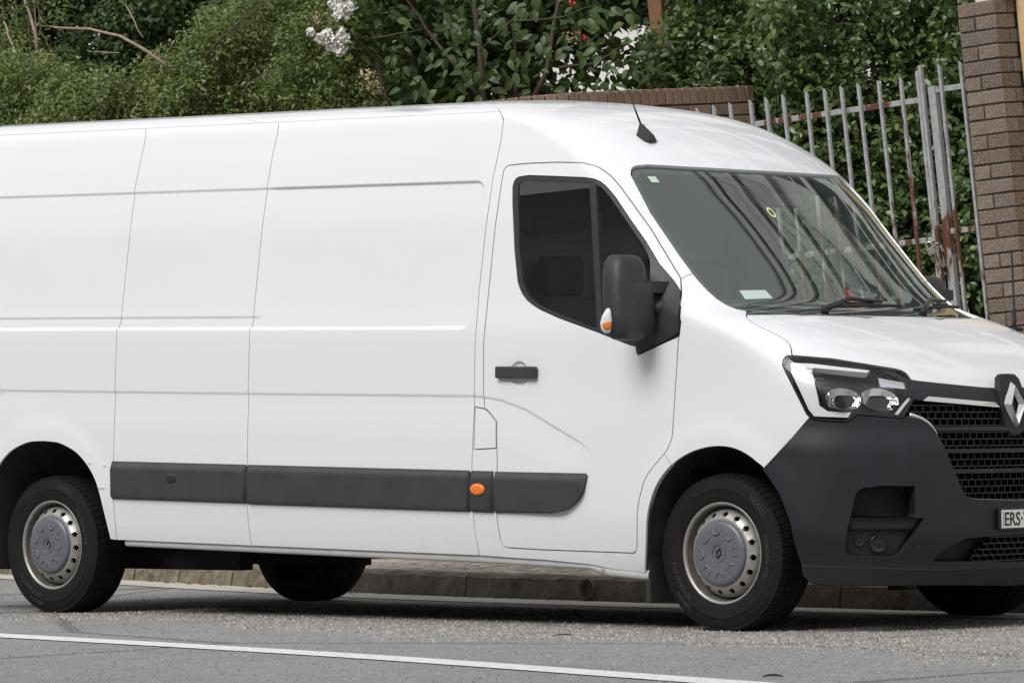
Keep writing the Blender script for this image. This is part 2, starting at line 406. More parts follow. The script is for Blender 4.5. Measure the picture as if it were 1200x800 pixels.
# loose grit, twigs and leaf litter on the road
def grit(name, n, xr, yfn, smin, smax, mat, seed, label):
    rs = np.random.RandomState(seed); x = rs.uniform(xr[0], xr[1], n); u = rs.uniform(0, 1, n); lo, hi = yfn(x); y = lo+(hi-lo)*u; s = smin+(smax-smin)*rs.uniform(0, 1, n)**2.5
    tv = np.array([(1, 0, -.2), (-.3, .9, -.2), (-.8, -.6, -.2), (.4, -.8, -.2), (.05, .05, .75)]); tf = np.array([(0, 1, 4), (1, 2, 4), (2, 3, 4), (3, 0, 4)])
    a = rs.uniform(0, 6.28, n); ca, sa = np.cos(a), np.sin(a); j = rs.uniform(.7, 1.3, (n, 5, 3))
    V = np.stack([tv[None, :, 0]*ca[:, None]-tv[None, :, 1]*sa[:, None], tv[None, :, 0]*sa[:, None]+tv[None, :, 1]*ca[:, None], np.repeat(tv[None, :, 2], n, 0)], -1)*j*s[:, None, None]
    V = V+np.stack([x, y, np.zeros(n)], -1)[:, None, :]; F = tf[None]+(np.arange(n)*5)[:, None, None]
    return tag(in_road(add_mesh(name, V.reshape(-1, 3), F.reshape(-1, 3), mat, None, False, None, None, np.repeat(rs.uniform(0, 1, n), 5))), label, kind='stuff')
def grit_mat(name, stops):
    m, t, b = new_mat(name); a = nd(t, 'ShaderNodeAttribute', attribute_name='tint'); t.links.new(ramp(t, a.outputs['Fac'], stops), b.inputs['Base Color']); b.inputs['Roughness'].default_value = .85; MAT[name] = m
grit_mat('grit_warm', [(0, (.11, .10, .09)), (.3, (.26, .243, .22)), (.7, (.37, .345, .31)), (1, (.50, .47, .43))])
grit_mat('grit_grey', [(0, (.09, .09, .092)), (.4, (.24, .24, .243)), (.9, (.34, .34, .343)), (1, (.48, .47, .46))])
edge = lambda x: -1.95-.12*x+.25*np.sin(x*1.7)+.15*np.sin(x*4.1+1)
grit('grit', 26000, (-4.2, 3.6), lambda x: (edge(x)-.1, .55+0*x), .004, .011, 'grit_warm', 3, 'coarse loose aggregate of the parking lane')
grit('grit', 26000, (-9, 4.2), lambda x: (-5.6+0*x, edge(x)+.2), .003, .0075, 'grit_grey', 4, 'fine stones standing out of the asphalt')
grit('grit', 9000, (-10, -3.5), lambda x: (edge(x)-.2, 1.2+0*x), .003, .008, 'grit_grey', 5, 'stones standing out of the asphalt behind the van')
def litter(name, px, y, L, wid, rot, mat, label):
    q = MB(); q.tube([(-L/2, 0, .006), (-L/6, .008, .011), (L/5, -.006, .012), (L/2, .003, .007)], [wid*.5, wid, wid, wid*.4], 6)
    o = q.build(name, mat); o.matrix_world = RM4 @ Matrix.Translation((px, y, 0)) @ Matrix.Rotation(rot, 4, 'Z')
    tag(o, label, 'twig')
MAT['bark_litter'] = simple('bark_litter', (.05, .04, .03), .9)
litter('twig', -.25, -1.72, .09, .003, .9, 'bark_litter', 'small dark twig lying on the coarse asphalt behind the front wheel')
litter('bark_piece', 2.55, -3.75, .08, .005, .2, 'bark_litter', 'dark curl of bark on the road just beyond the white line end')

# dry leaves blown against the kerb
rs = np.random.RandomState(9); n = 70; x = rs.uniform(-9, 3, n); y = gut(x)+GW-rs.uniform(.0, .22, n)**1.5; a = rs.uniform(0, 6.28, n); L = rs.uniform(.014, .035, n)
tv = np.array([(0, -1, .1), (.45, 0, .35), (0, 1, .15), (-.45, 0, .3), (0, 0, .05)]); V = np.stack([tv[None, :, 0]*np.cos(a)[:, None]-tv[None, :, 1]*np.sin(a)[:, None], tv[None, :, 0]*np.sin(a)[:, None]+tv[None, :, 1]*np.cos(a)[:, None], np.repeat(tv[None, :, 2], n, 0)], -1)*L[:, None, None]
V = V+np.stack([x, y, np.full(n, .006)], -1)[:, None, :]; F = np.array([(0, 1, 4), (1, 2, 4), (2, 3, 4), (3, 0, 4)])[None]+(np.arange(n)*5)[:, None, None]
tag(in_road(add_mesh('leaf_litter', V.reshape(-1, 3), F.reshape(-1, 3), simple('dry_leaf', (.26, .16, .08), .8, 0, .5, 30))), 'dry brown leaves blown against the kerb', kind='stuff')

# ================================================================== THE VAN
# body coordinates: X forward from the front axle, h half-width, Z up; the unladen body sits nose-down by RAKE
RAKE = .0221
KN = np.array([[0.1,0.7,0.93,0.5,2.6],
[0.17,0.8,0.96,0.55,2.6],
[0.22,0.85,0.985,0.58,2.6],
[0.3,0.868,1.008,0.6,2.5],
[0.4,0.876,1.024,0.61,2.5],
[0.5,0.88,1.034,0.62,2.5],
[0.66,0.88,1.035,0.62,2.5],
[0.8,0.876,1.032,0.62,2.5],
[0.92,0.862,1.028,0.61,2.55],
[1,0.845,1.023,0.6,2.65],
[1.05,0.812,1.021,0.58,2.8],
[1.1,0.76,1.019,0.56,2.95],
[1.2,0.62,1.015,0.51,3.1],
[1.3,0.43,1.008,0.49,3],
[1.37,0.255,0.995,0.5,2.7],
[1.4,0.17,0.989,0.55,2.45],
[1.5,0.07,0.972,0.56,2.15],
[1.65,-0.076,0.948,0.52,2.08],
[1.8,-0.222,0.924,0.47,2.05],
[1.93,-0.352,0.898,0.42,2.05],
[2.02,-0.443,0.876,0.42,2.05],
[2.1,-0.54,0.856,0.43,2.05],
[2.2,-0.7,0.827,0.47,2.05],
[2.29,-0.9,0.798,0.54,2.1],
[2.33,-1.03,0.762,0.75,2.3],
[2.355,-1.15,0.7,0.78,2.2],
[2.375,-1.28,0.59,0.8,2.1],
[2.392,-1.45,0.43,0.8,2],
[2.404,-1.62,0.27,0.6,2],
[2.41,-1.8,0.12,0.4,2]])
NZ, NQ = 481, 161
ZT = np.linspace(KN[0, 0], KN[-1, 0], NZ); PAR = []
for k in range(1, 5):                                # knots joined smoothly, then evened out over a few centimetres
    a_ = pchip(KN[:, 0], KN[:, k], ZT); kr = np.exp(-.5*(np.arange(-20, 21)/5)**2); kr /= kr.sum()
    PAR.append(np.convolve(np.concatenate([2*a_[0]-a_[20:0:-1], a_, 2*a_[-1]-a_[-2:-22:-1]]), kr, 'valid'))
_th = np.concatenate([[0], np.geomspace(1e-5, .2, 60), np.linspace(.2, np.pi/2-.2, 200)[1:-1], np.pi/2-np.geomspace(.2, 1e-5, 60), [np.pi/2]])
TX = np.zeros((NZ, NQ)); TH = np.zeros((NZ, NQ)); QT = np.linspace(0, 1, NQ)
for i in range(NZ):
    xf, w_, a_, n_ = [q[i] for q in PAR]
    hh = w_*np.sin(_th)**(2/n_); xx = xf-a_+a_*np.abs(np.cos(_th))**(2/n_); xx[-1] = xf-a_
    s_ = np.concatenate([[0], np.cumsum(np.hypot(np.diff(hh), np.diff(xx)))]); s_ /= s_[-1]
    TX[i] = np.interp(QT, s_, xx); TH[i] = np.interp(QT, s_, hh)
def xs_of(z): return np.interp(z, ZT, TX[:, -1])
def side_run(u, z):
    """metres run back along the straight side for parameter u; evens out where the straight side starts at each height"""
    t = np.clip(np.asarray(u)/.9, 0, 1); return u-np.clip(-.5-xs_of(z), -.8, .40)*t*t*(3-2*t)
def P0(q, z):
    q = np.asarray(q, float); z = np.asarray(z, float)
    fz = np.clip((z-ZT[0])/(ZT[-1]-ZT[0])*(NZ-1), 0, NZ-1.0001); iz = fz.astype(int); fz = fz-iz
    fq = np.clip(np.abs(q), 0, 1)*(NQ-1); fq = np.clip(fq, 0, NQ-1.0001); iq = fq.astype(int); fq = fq-iq
    def b(T): return (T[iz, iq]*(1-fq)+T[iz, iq+1]*fq)*(1-fz)+(T[iz+1, iq]*(1-fq)+T[iz+1, iq+1]*fq)*fz
    return np.stack([b(TX)-side_run(np.maximum(np.abs(q)-1, 0), z), b(TH)*np.sign(q+1e-12), z], -1)
FEAT = {'door':[(1.8501,1.7686),(1.8469,1.8297),(1.8448,1.8909),(1.8440,1.9522),(1.8419,2.0306),(1.8292,2.0460),(1.7935,2.0553),(1.5403,2.0606),(1.2944,2.0607),(1.1302,2.0609),(1.0370,2.0574),(0.9661,2.0541),(0.9126,2.0360),(0.8947,2.0139),(0.8824,1.9893),(0.8744,1.9527),(0.8683,1.9108),(0.8576,1.8707),(0.8439,1.8308),(0.8316,1.7909),(0.8212,1.7512),(0.8151,1.7067),(0.8095,1.6623),(0.8039,1.6181),(0.7984,1.5739),(0.7951,1.5299),(0.8316,1.4502),(0.8857,1.4001),(1.0007,1.3504),(1.1096,1.3010),(1.1737,1.2517),(1.2130,1.2051),(1.2392,1.1584),(1.2572,1.1117),(1.2710,1.0651),(1.2794,1.0184),(1.2834,0.9718),(1.2858,0.9252),(1.2879,0.8785),(1.2899,0.8319),(1.2983,0.7945),(1.3089,0.7644),(1.3388,0.7075),(1.3547,0.6733),(1.3661,0.6318),(1.3778,0.5603),(1.3830,0.5040),(1.3854,0.4540),(1.3891,0.4039),(1.3929,0.3536),(1.3969,0.3346),(1.4055,0.3227),(1.4323,0.3224),(1.4591,0.3222),(1.4860,0.3219),(1.5132,0.3217),(1.5408,0.3214),(1.5689,0.3211),(1.5977,0.3209),(1.6274,0.3206),(1.6582,0.3204),(1.6915,0.3215),(1.7267,0.3227),(1.7647,0.3239),(1.7771,0.3290),(1.7835,0.3403),(1.7886,0.3555),(1.7941,0.4439),(1.7944,0.4978),(1.7925,0.5517),(1.7909,0.6056),(1.7896,0.6595),(1.7886,0.7133),(1.7902,0.7671),(1.7915,0.8286),(1.7931,0.8901),(1.8178,0.9244),(1.8501,0.9548),(1.8518,0.9702),(1.8531,1.0171),(1.8538,1.0641),(1.8544,1.1111),(1.8550,1.1581),(1.8557,1.2051),(1.8568,1.2521),(1.8536,1.3005),(1.8528,1.3489),(1.8530,1.3974),(1.8530,1.4459),(1.8527,1.4996),(1.8523,1.5533),(1.8518,1.6071),(1.8513,1.6609),(1.8506,1.7147)],
'window':[(1.7506,1.9543),(1.7439,1.9777),(1.7269,1.9911),(1.6989,1.9981),(1.5974,2.0030),(1.4178,1.9990),(1.2538,1.9950),(1.1185,1.9897),(1.0179,1.9845),(0.9727,1.9775),(0.9495,1.9652),(0.9369,1.9473),(0.9285,1.9217),(0.9187,1.8943),(0.9031,1.8419),(0.8879,1.7898),(0.8749,1.7407),(0.8631,1.6917),(0.8569,1.6430),(0.8503,1.5944),(0.8370,1.5545),(0.8267,1.5146),(0.8258,1.4654),(0.8772,1.4061),(1.0089,1.3473),(1.1257,1.2889),(1.1497,1.2755),(1.2078,1.2552),(1.2577,1.2348),(1.3016,1.2143),(1.3412,1.1937),(1.3427,1.1994),(1.3301,1.2331),(1.3455,1.2387),(1.3606,1.2500),(1.3884,1.2726),(1.4167,1.2954),(1.4475,1.3164),(1.4802,1.3375),(1.5154,1.3588),(1.5686,1.3957),(1.5975,1.4170),(1.6250,1.4385),(1.6470,1.4637),(1.6636,1.4909),(1.6764,1.5219),(1.6837,1.5684),(1.6925,1.6149),(1.7019,1.6616),(1.7086,1.7140),(1.7162,1.7666),(1.7256,1.8192),(1.7374,1.8720)],
'glass1':[(1.7005,1.9457),(1.6913,1.9710),(1.6573,1.9803),(1.5350,1.9780),(1.4009,1.9757),(1.2774,1.9735),(1.1679,1.9698),(1.0799,1.9662),(1.0070,1.9625),(1.0399,1.9153),(1.0623,1.8681),(1.0782,1.8211),(1.0971,1.7742),(1.1186,1.7274),(1.1403,1.6806),(1.1612,1.6339),(1.1803,1.5873),(1.2007,1.5407),(1.2252,1.4942),(1.2512,1.4477),(1.2988,1.4013),(1.3678,1.3549),(1.4092,1.3086),(1.4382,1.3309),(1.4685,1.3534),(1.5010,1.3760),(1.5290,1.3964),(1.5663,1.4168),(1.6134,1.4557),(1.6448,1.5177),(1.6513,1.5655),(1.6595,1.6133),(1.6685,1.6612),(1.6722,1.7136),(1.6767,1.7660),(1.6829,1.8186),(1.6917,1.8713)],
'glass2':[(0.9757,1.9539),(0.9586,1.9378),(0.9435,1.8985),(0.9248,1.8421),(0.9067,1.7860),(0.8933,1.7321),(0.8814,1.6784),(0.8771,1.6097),(0.8993,1.5432),(0.9294,1.4770),(0.9921,1.4168),(1.1555,1.3567),(1.2570,1.3043),(1.3188,1.2518),(1.3445,1.2631),(1.3697,1.2811),(1.3953,1.2991),(1.3553,1.3454),(1.2848,1.3919),(1.2251,1.4384),(1.1951,1.4849),(1.1681,1.5315),(1.1452,1.5781),(1.1249,1.6248),(1.1031,1.6716),(1.0807,1.7184),(1.0588,1.7653),(1.0390,1.8123),(1.0233,1.8593),(1.0035,1.9065)],
'sail':[(0.8645,1.6879),(0.8579,1.6401),(0.8510,1.5925),(0.8381,1.5516),(0.8285,1.5108),(0.8283,1.4635),(0.8808,1.4048),(1.0129,1.3466),(1.1275,1.2889),(1.1487,1.2778),(1.2063,1.2576),(1.2559,1.2374),(1.2994,1.2171),(1.3387,1.1967),(1.3393,1.2012),(1.2952,1.2499),(1.2413,1.3005),(1.1534,1.3510),(1.0060,1.4016),(0.9475,1.4487),(0.9209,1.4959),(0.8985,1.5432),(0.8806,1.5906),(0.8729,1.6392)],
'ws':[(0.6652,1.3748),(0.6825,1.3845),(0.7008,1.3941),(0.7083,1.4130),(0.7163,1.4395),(0.7274,1.4772),(0.7390,1.5264),(0.7475,1.5776),(0.7590,1.6290),(0.7656,1.6671),(0.7722,1.7054),(0.7794,1.7438),(0.7871,1.7822),(0.7962,1.8207),(0.8023,1.8642),(0.8055,1.9079),(0.8022,1.9519),(0.7958,1.9963),(0.7816,2.0161),(0.7666,2.0302),(0.7448,2.0392),(0.6836,2.0454),(0.6342,2.0434),(0.5832,2.0416),(0.5304,2.0400),(0.4758,2.0386),(0.4229,2.0376),(0.3682,2.0367),(0.3113,2.0359)],
'bonnet':[None,None,None,None,None,(0.0338,1.3621),(0.0912,1.3631),(0.1474,1.3641),(0.2034,1.3648),(0.2574,1.3654),(0.3094,1.3662),(0.3593,1.3669),(0.4072,1.3677),(0.4584,1.3688),(0.5072,1.3700),(0.5536,1.3713),(0.5978,1.3726),(0.6377,1.3740),(0.6761,1.3755),(0.7013,1.3733),(0.7170,1.3675),(0.7372,1.3561),(0.7550,1.3372),(0.7563,1.3112),(0.7443,1.2754),(0.7411,1.2578),(0.7466,1.2413),(0.7580,1.2229),(0.7789,1.1936)],
'bonfront':[(0.4450,1.0977),(0.4084,1.0870),(0.3615,1.0817),(0.3127,1.0764),(0.2662,1.0719),(0.2182,1.0674),(0.1686,1.0629),(0.1175,1.0584),(0.0414,1.0548)],
'hl':[(0.8384,1.1533),(0.8229,1.1734),(0.8068,1.1862),(0.7902,1.1936),(0.7552,1.1901),(0.7230,1.1867),(0.6905,1.1833),(0.6570,1.1800),(0.6253,1.1729),(0.5924,1.1659),(0.5582,1.1589),(0.5228,1.1518),(0.4860,1.1448),(0.4479,1.1378),(0.4289,1.1306),(0.4202,1.1197),(0.4207,1.1015),(0.4240,1.0724),(0.4228,1.0506),(0.4297,1.0360),(0.4460,1.0142),(0.4741,0.9750),(0.4974,0.9360),(0.5041,0.9287),(0.5135,0.9269),(0.5509,0.9305),(0.5872,0.9340),(0.6223,0.9375),(0.6566,0.9410),(0.6708,0.9264),(0.6875,0.9118),(0.7182,0.9098),(0.7513,0.9131),(0.7846,0.9164),(0.8046,0.9253),(0.8177,0.9432),(0.8323,0.9884),(0.8434,1.0336),(0.8468,1.0788),(0.8439,1.1242)],
'hl_drl':[(0.8047,1.1626),(0.7703,1.1619),(0.7364,1.1612),(0.7018,1.1556),(0.6665,1.1501),(0.6302,1.1446),(0.5925,1.1390),(0.5532,1.1335),(0.5713,1.1243),(0.6071,1.1280),(0.6416,1.1318),(0.6750,1.1355),(0.7076,1.1393),(0.7398,1.1430),(0.7522,1.1321),(0.7675,1.0813),(0.7756,1.0306),(0.7747,0.9799),(0.7495,0.9557),(0.7131,0.9537),(0.6764,0.9517),(0.6875,0.9299),(0.7230,0.9315),(0.7583,0.9330),(0.7941,0.9344),(0.8099,0.9614),(0.8236,1.0126),(0.8296,1.0639),(0.8264,1.1152)],
'hl_top':[(0.5414,1.1036),(0.5066,1.0956),(0.4706,1.0876),(0.4333,1.0796),(0.4358,1.0523),(0.4773,1.0573),(0.5171,1.0623),(0.5553,1.0673)],
'hl_line':[(0.5275,0.9450),(0.4917,0.9914),(0.4461,1.0378),(0.4391,1.0342),(0.4835,0.9877),(0.5186,0.9414)],
'hl_dark':[(0.7420,1.1294),(0.7091,1.1279),(0.6757,1.1263),(0.6414,1.1247),(0.6060,1.1231),(0.5692,1.1216),(0.5344,1.1127),(0.4985,1.1038),(0.4612,1.0949),(0.4226,1.0860),(0.4303,1.0496),(0.4689,1.0123),(0.4987,0.9750),(0.5242,0.9378),(0.5622,0.9422),(0.5989,0.9467),(0.6346,0.9510),(0.6694,0.9554),(0.7077,0.9606),(0.7456,0.9657),(0.7678,0.9818),(0.7672,1.0310),(0.7581,1.0802)],
'grille':[(0.5072,0.9287),(0.4941,0.9378),(0.4781,0.9414),(0.4560,0.9360),(0.4338,0.9268),(0.4117,0.9104),(0.3946,0.8903),(0.3811,0.8629),(0.3726,0.8355),(0.3575,0.7898),(0.3417,0.7441),(0.3251,0.6982),(0.3078,0.6523),(0.2934,0.6227),(0.2788,0.5987),(0.2561,0.5854),(0.2210,0.5785),(0.1710,0.5762),(0.1191,0.5738),(0.0651,0.5713),(0.0292,0.5693)],
'chrome':[(0.4222,1.0004),(0.3949,1.0179),(0.3495,1.0137),(0.3021,1.0094),(0.2528,1.0051),(0.2014,1.0008),(0.1479,0.9965),(0.0926,0.9921),(0.0739,0.9735),(0.0984,0.9736),(0.1500,0.9775),(0.1997,0.9814),(0.2478,0.9853),(0.2940,0.9891),(0.3384,0.9929),(0.3811,0.9967)],
'shield':[None,None,None,(0.0149,1.0770),(0.0469,1.0511),(0.0740,0.9809),(0.0695,0.9180),(0.0489,0.8772),(0.0202,0.8547)],
'bumpedge':[(0.9751,0.6897),(0.9580,0.7156),(0.9184,0.7675),(0.8899,0.8080),(0.8626,0.8484),(0.8376,0.8850),(0.8130,0.9215),(0.7755,0.9690)],
'bumpbot':[(0.8721,0.4854),(0.8676,0.4020),(0.8647,0.3493),(0.8622,0.2965),(0.8551,0.2565),(0.8400,0.2313),(0.8231,0.2207),(0.8002,0.2157),(0.7593,0.2161),(0.7190,0.2162),(0.6783,0.2159),(0.6368,0.2153),(0.5973,0.2153),(0.5564,0.2151),(0.5138,0.2147),(0.4693,0.2141),(0.4227,0.2132),(0.3741,0.2117),(0.3228,0.2101),(0.2688,0.2081),(0.2119,0.2060),(0.1510,0.2030),(0.0870,0.1997),(0.0200,0.1963)],
'bumplip':[(0.8615,0.3038),(0.8258,0.3030),(0.7913,0.3020),(0.7575,0.3008),(0.7239,0.2994),(0.6903,0.2978),(0.6549,0.2965),(0.6187,0.2951),(0.5815,0.2935),(0.5431,0.2917),(0.5033,0.2897),(0.4619,0.2875),(0.4187,0.2852),(0.3735,0.2850),(0.3264,0.2847),(0.2771,0.2843),(0.2255,0.2836),(0.1715,0.2828),(0.1152,0.2818),(0.0566,0.2807)],
'fog1':[(0.6737,0.6007),(0.6647,0.6207),(0.6429,0.6334),(0.5874,0.6406),(0.5368,0.6390),(0.4837,0.6374),(0.4828,0.5823),(0.4819,0.5272),(0.4884,0.5092),(0.5311,0.5106),(0.5721,0.5119),(0.6118,0.5131),(0.6504,0.5141),(0.6881,0.5149),(0.6809,0.5578)],
'fog2':[(0.6887,0.5102),(0.6523,0.5091),(0.6151,0.5078),(0.5769,0.5064),(0.5374,0.5049),(0.4965,0.5032),(0.4539,0.5014),(0.4811,0.4399),(0.5077,0.3966),(0.5335,0.3533),(0.5519,0.3389),(0.5872,0.3403),(0.6215,0.3414),(0.6550,0.3424),(0.6878,0.3433),(0.7062,0.3541),(0.7105,0.3759),(0.7040,0.4377)],
'fogc':[(0.6004,0.3940),(0.6630,0.4051)],
'lowgr':[(0.0365,0.3060),(0.0967,0.3082),(0.1546,0.3102),(0.2101,0.3121),(0.2631,0.3138),(0.3137,0.3154),(0.3620,0.3167),(0.4082,0.3179),(0.3943,0.3396),(0.3410,0.3785),(0.3040,0.4014),(0.2659,0.4132),(0.2187,0.4147),(0.1694,0.4160),(0.1182,0.4172),(0.0652,0.4184)],
'farch':[(1.3846,0.2338),(1.3763,0.2947),(1.3701,0.3552),(1.3651,0.4098),(1.3602,0.4642),(1.3502,0.5431),(1.3327,0.6222),(1.3049,0.6903),(1.2696,0.7417),(1.2258,0.7783),(1.1711,0.7984),(1.1107,0.7962),(1.0505,0.7702),(0.9814,0.7224),(0.9471,0.6795),(0.9259,0.6419),(0.9054,0.6043),(0.8881,0.5448),(0.8721,0.4854),(0.8685,0.4383),(0.8656,0.3911),(0.8622,0.3439),(0.8552,0.3003),(0.8492,0.2567)],
'rarch':[(5.1196,0.5661),(5.0644,0.6505),(4.9921,0.7029),(4.9060,0.7400),(4.8010,0.7569),(4.7121,0.7510),(4.6266,0.7266),(4.5573,0.6932),(4.4889,0.6364),(4.4384,0.5695),(4.4083,0.4990),(4.3945,0.4480),(4.3835,0.3969),(4.3726,0.3405),(4.3651,0.2840)],
'bottom':[(4.3651,0.2840),(4.2959,0.2819),(4.2204,0.2819),(4.1452,0.2820),(4.0704,0.2820),(3.9959,0.2820),(3.9218,0.2821),(3.8480,0.2821),(3.7746,0.2821),(3.7015,0.2822),(3.6287,0.2822),(3.5562,0.2822),(3.4841,0.2823),(3.4124,0.2823),(3.3409,0.2823),(3.2698,0.2824),(3.1989,0.2824),(3.1285,0.2824),(3.0583,0.2825),(2.9884,0.2825),(2.9188,0.2825),(2.8496,0.2826),(2.7807,0.2826),(2.7106,0.2826),(2.6409,0.2827),(2.5715,0.2827),(2.5024,0.2827),(2.4336,0.2828),(2.3652,0.2828),(2.2970,0.2828),(2.2291,0.2829),(2.1616,0.2829),(2.0943,0.2829),(2.0274,0.2830),(1.9607,0.2830),(1.8945,0.2831),(1.8400,0.2814),(1.7948,0.2797),(1.7552,0.2780),(1.7160,0.2771),(1.6796,0.2761),(1.6452,0.2752),(1.6147,0.2725),(1.5851,0.2698),(1.5564,0.2671),(1.5283,0.2644),(1.4959,0.2555),(1.4639,0.2465),(1.4373,0.2436),(1.4107,0.2406),(1.3841,0.2377)],
'rocker':[(4.3053,0.2522),(4.2298,0.2521),(4.1546,0.2520),(4.0798,0.2518),(4.0053,0.2517),(3.9312,0.2516),(3.8574,0.2515),(3.7840,0.2514),(3.7109,0.2513),(3.6381,0.2512),(3.5657,0.2510),(3.4936,0.2509),(3.4218,0.2508),(3.3504,0.2507),(3.2792,0.2506),(3.2084,0.2505),(3.1379,0.2504),(3.0678,0.2503),(2.9979,0.2502),(2.9284,0.2500),(2.8591,0.2499),(2.7902,0.2498),(2.7211,0.2498),(2.6524,0.2497),(2.5840,0.2497),(2.5159,0.2496),(2.4480,0.2496),(2.3805,0.2495),(2.3133,0.2494),(2.2464,0.2494),(2.1797,0.2493),(2.1134,0.2493),(2.0473,0.2492),(1.9816,0.2492),(1.9161,0.2491),(1.8566,0.2491),(1.8050,0.2481),(1.7609,0.2471),(1.7211,0.2461),(1.6843,0.2451),(1.6496,0.2441),(1.6167,0.2435),(1.5851,0.2430),(1.5544,0.2424),(1.5244,0.2418),(1.4897,0.2178),(1.4585,0.2146),(1.4275,0.2114),(1.3964,0.2082)],
'fuel':[(1.9009,0.9561),(1.8519,0.9490),(1.8329,0.9376),(1.7961,0.8901),(1.7944,0.8305),(1.7929,0.7709),(1.8409,0.7669),(1.8996,0.7629),(1.8995,0.8112),(1.8995,0.8595),(1.8998,0.9078)],
's1':[(3.6572,2.3024),(3.8961,2.2498),(4.0346,2.1984),(4.1468,2.1471),(4.2384,2.0958),(4.3064,2.0447),(4.3091,1.9937),(4.3060,1.9329),(4.3046,1.8722),(4.3047,1.8117),(4.3034,1.7565),(4.3029,1.7014),(4.3025,1.6463),(4.3019,1.5913),(4.3014,1.5363),(4.3005,1.4813),(4.2994,1.4264),(4.2970,1.3715),(4.3117,1.3074),(4.3088,1.2564),(4.3081,1.2056),(4.3084,1.1547),(4.3090,1.1038),(4.3095,1.0530),(4.3098,1.0021),(4.3087,0.9464),(4.3082,0.8908),(4.3086,0.8351),(4.3093,0.7794),(4.3102,0.7238),(4.3118,0.6681),(4.3116,0.6041),(4.3120,0.5401),(4.3140,0.4761),(4.3131,0.4120),(4.3146,0.3477),(4.3202,0.2833)],
's2':[(2.7235,2.3025),(2.9582,2.2521),(3.0950,2.2028),(3.2060,2.1536),(3.3006,2.1012),(3.3736,2.0489),(3.3763,1.9967),(3.3747,1.9462),(3.3741,1.8959),(3.3746,1.8456),(3.3760,1.7954),(3.3751,1.7418),(3.3747,1.6883),(3.3743,1.6348),(3.3738,1.5813),(3.3733,1.5279),(3.3725,1.4745),(3.3714,1.4211),(3.3691,1.3678),(3.3770,1.3136),(3.3739,1.2630),(3.3732,1.2124),(3.3734,1.1619),(3.3741,1.1113),(3.3746,1.0608),(3.3751,1.0103),(3.3735,0.9608),(3.3719,0.9114),(3.3712,0.8620),(3.3709,0.8126),(3.3707,0.7633),(3.3707,0.7139),(3.3713,0.6645),(3.3731,0.6091),(3.3752,0.5536),(3.3779,0.4982),(3.3784,0.4454),(3.3816,0.3925),(3.3800,0.3377),(3.3816,0.2826)],
's3':[None,(0.6714,2.3563),(1.0303,2.2691),(1.2613,2.2193),(1.5694,2.1698),(1.7910,2.1107),(1.8977,2.0517),(1.9047,1.9928),(1.9039,1.9368),(1.9044,1.8810),(1.9060,1.8253),(1.9085,1.7696),(1.9090,1.7176),(1.9096,1.6656),(1.9101,1.6136),(1.9106,1.5616),(1.9110,1.5097),(1.9098,1.4581),(1.9081,1.4065),(1.9053,1.3550),(1.9038,1.3035),(1.9058,1.2521),(1.9050,1.2057),(1.9048,1.1592),(1.9048,1.1128),(1.9049,1.0663),(1.9049,1.0199),(1.9051,0.9683),(1.9052,0.9168),(1.9062,0.8652),(1.9080,0.8072),(1.9100,0.7492),(1.9123,0.6912),(1.9115,0.6420),(1.9110,0.5927),(1.9107,0.5435),(1.9111,0.4942),(1.9083,0.4382),(1.9080,0.3820),(1.9024,0.3337),(1.8991,0.2852)],
'gutter':[(4.7080,2.3095),(4.6306,2.3089),(4.5535,2.3084),(4.4768,2.3079),(4.4005,2.3074),(4.3245,2.3068),(4.2489,2.3063),(4.1736,2.3058),(4.0988,2.3053),(4.0242,2.3048),(3.9499,2.3043),(3.8760,2.3038),(3.8024,2.3033),(3.7291,2.3028),(3.6562,2.3023),(3.5764,2.3023),(3.4970,2.3023),(3.4179,2.3024),(3.3393,2.3024),(3.2610,2.3024),(3.1831,2.3024),(3.1056,2.3024),(3.0284,2.3025),(2.9516,2.3025),(2.8752,2.3025),(2.7992,2.3025),(2.7235,2.3025),(2.6426,2.3044),(2.5616,2.3064),(2.4809,2.3083),(2.4005,2.3102),(2.3204,2.3121),(2.2404,2.3140),(2.1717,2.3135),(2.1034,2.3129),(2.0353,2.3124),(1.9675,2.3119),(1.9001,2.3113),(1.8248,2.3108),(1.7273,2.3103),(1.5892,2.3098),(1.4002,2.3093),(1.2350,2.3088),(1.1218,2.3083),(1.0387,2.3078),(0.9747,2.3073),(0.9190,2.3072),(0.8650,2.3076)],
'wing':[(0.8096,1.5185),(0.7929,1.5280),(0.7648,1.5433),(0.7330,1.5530)],
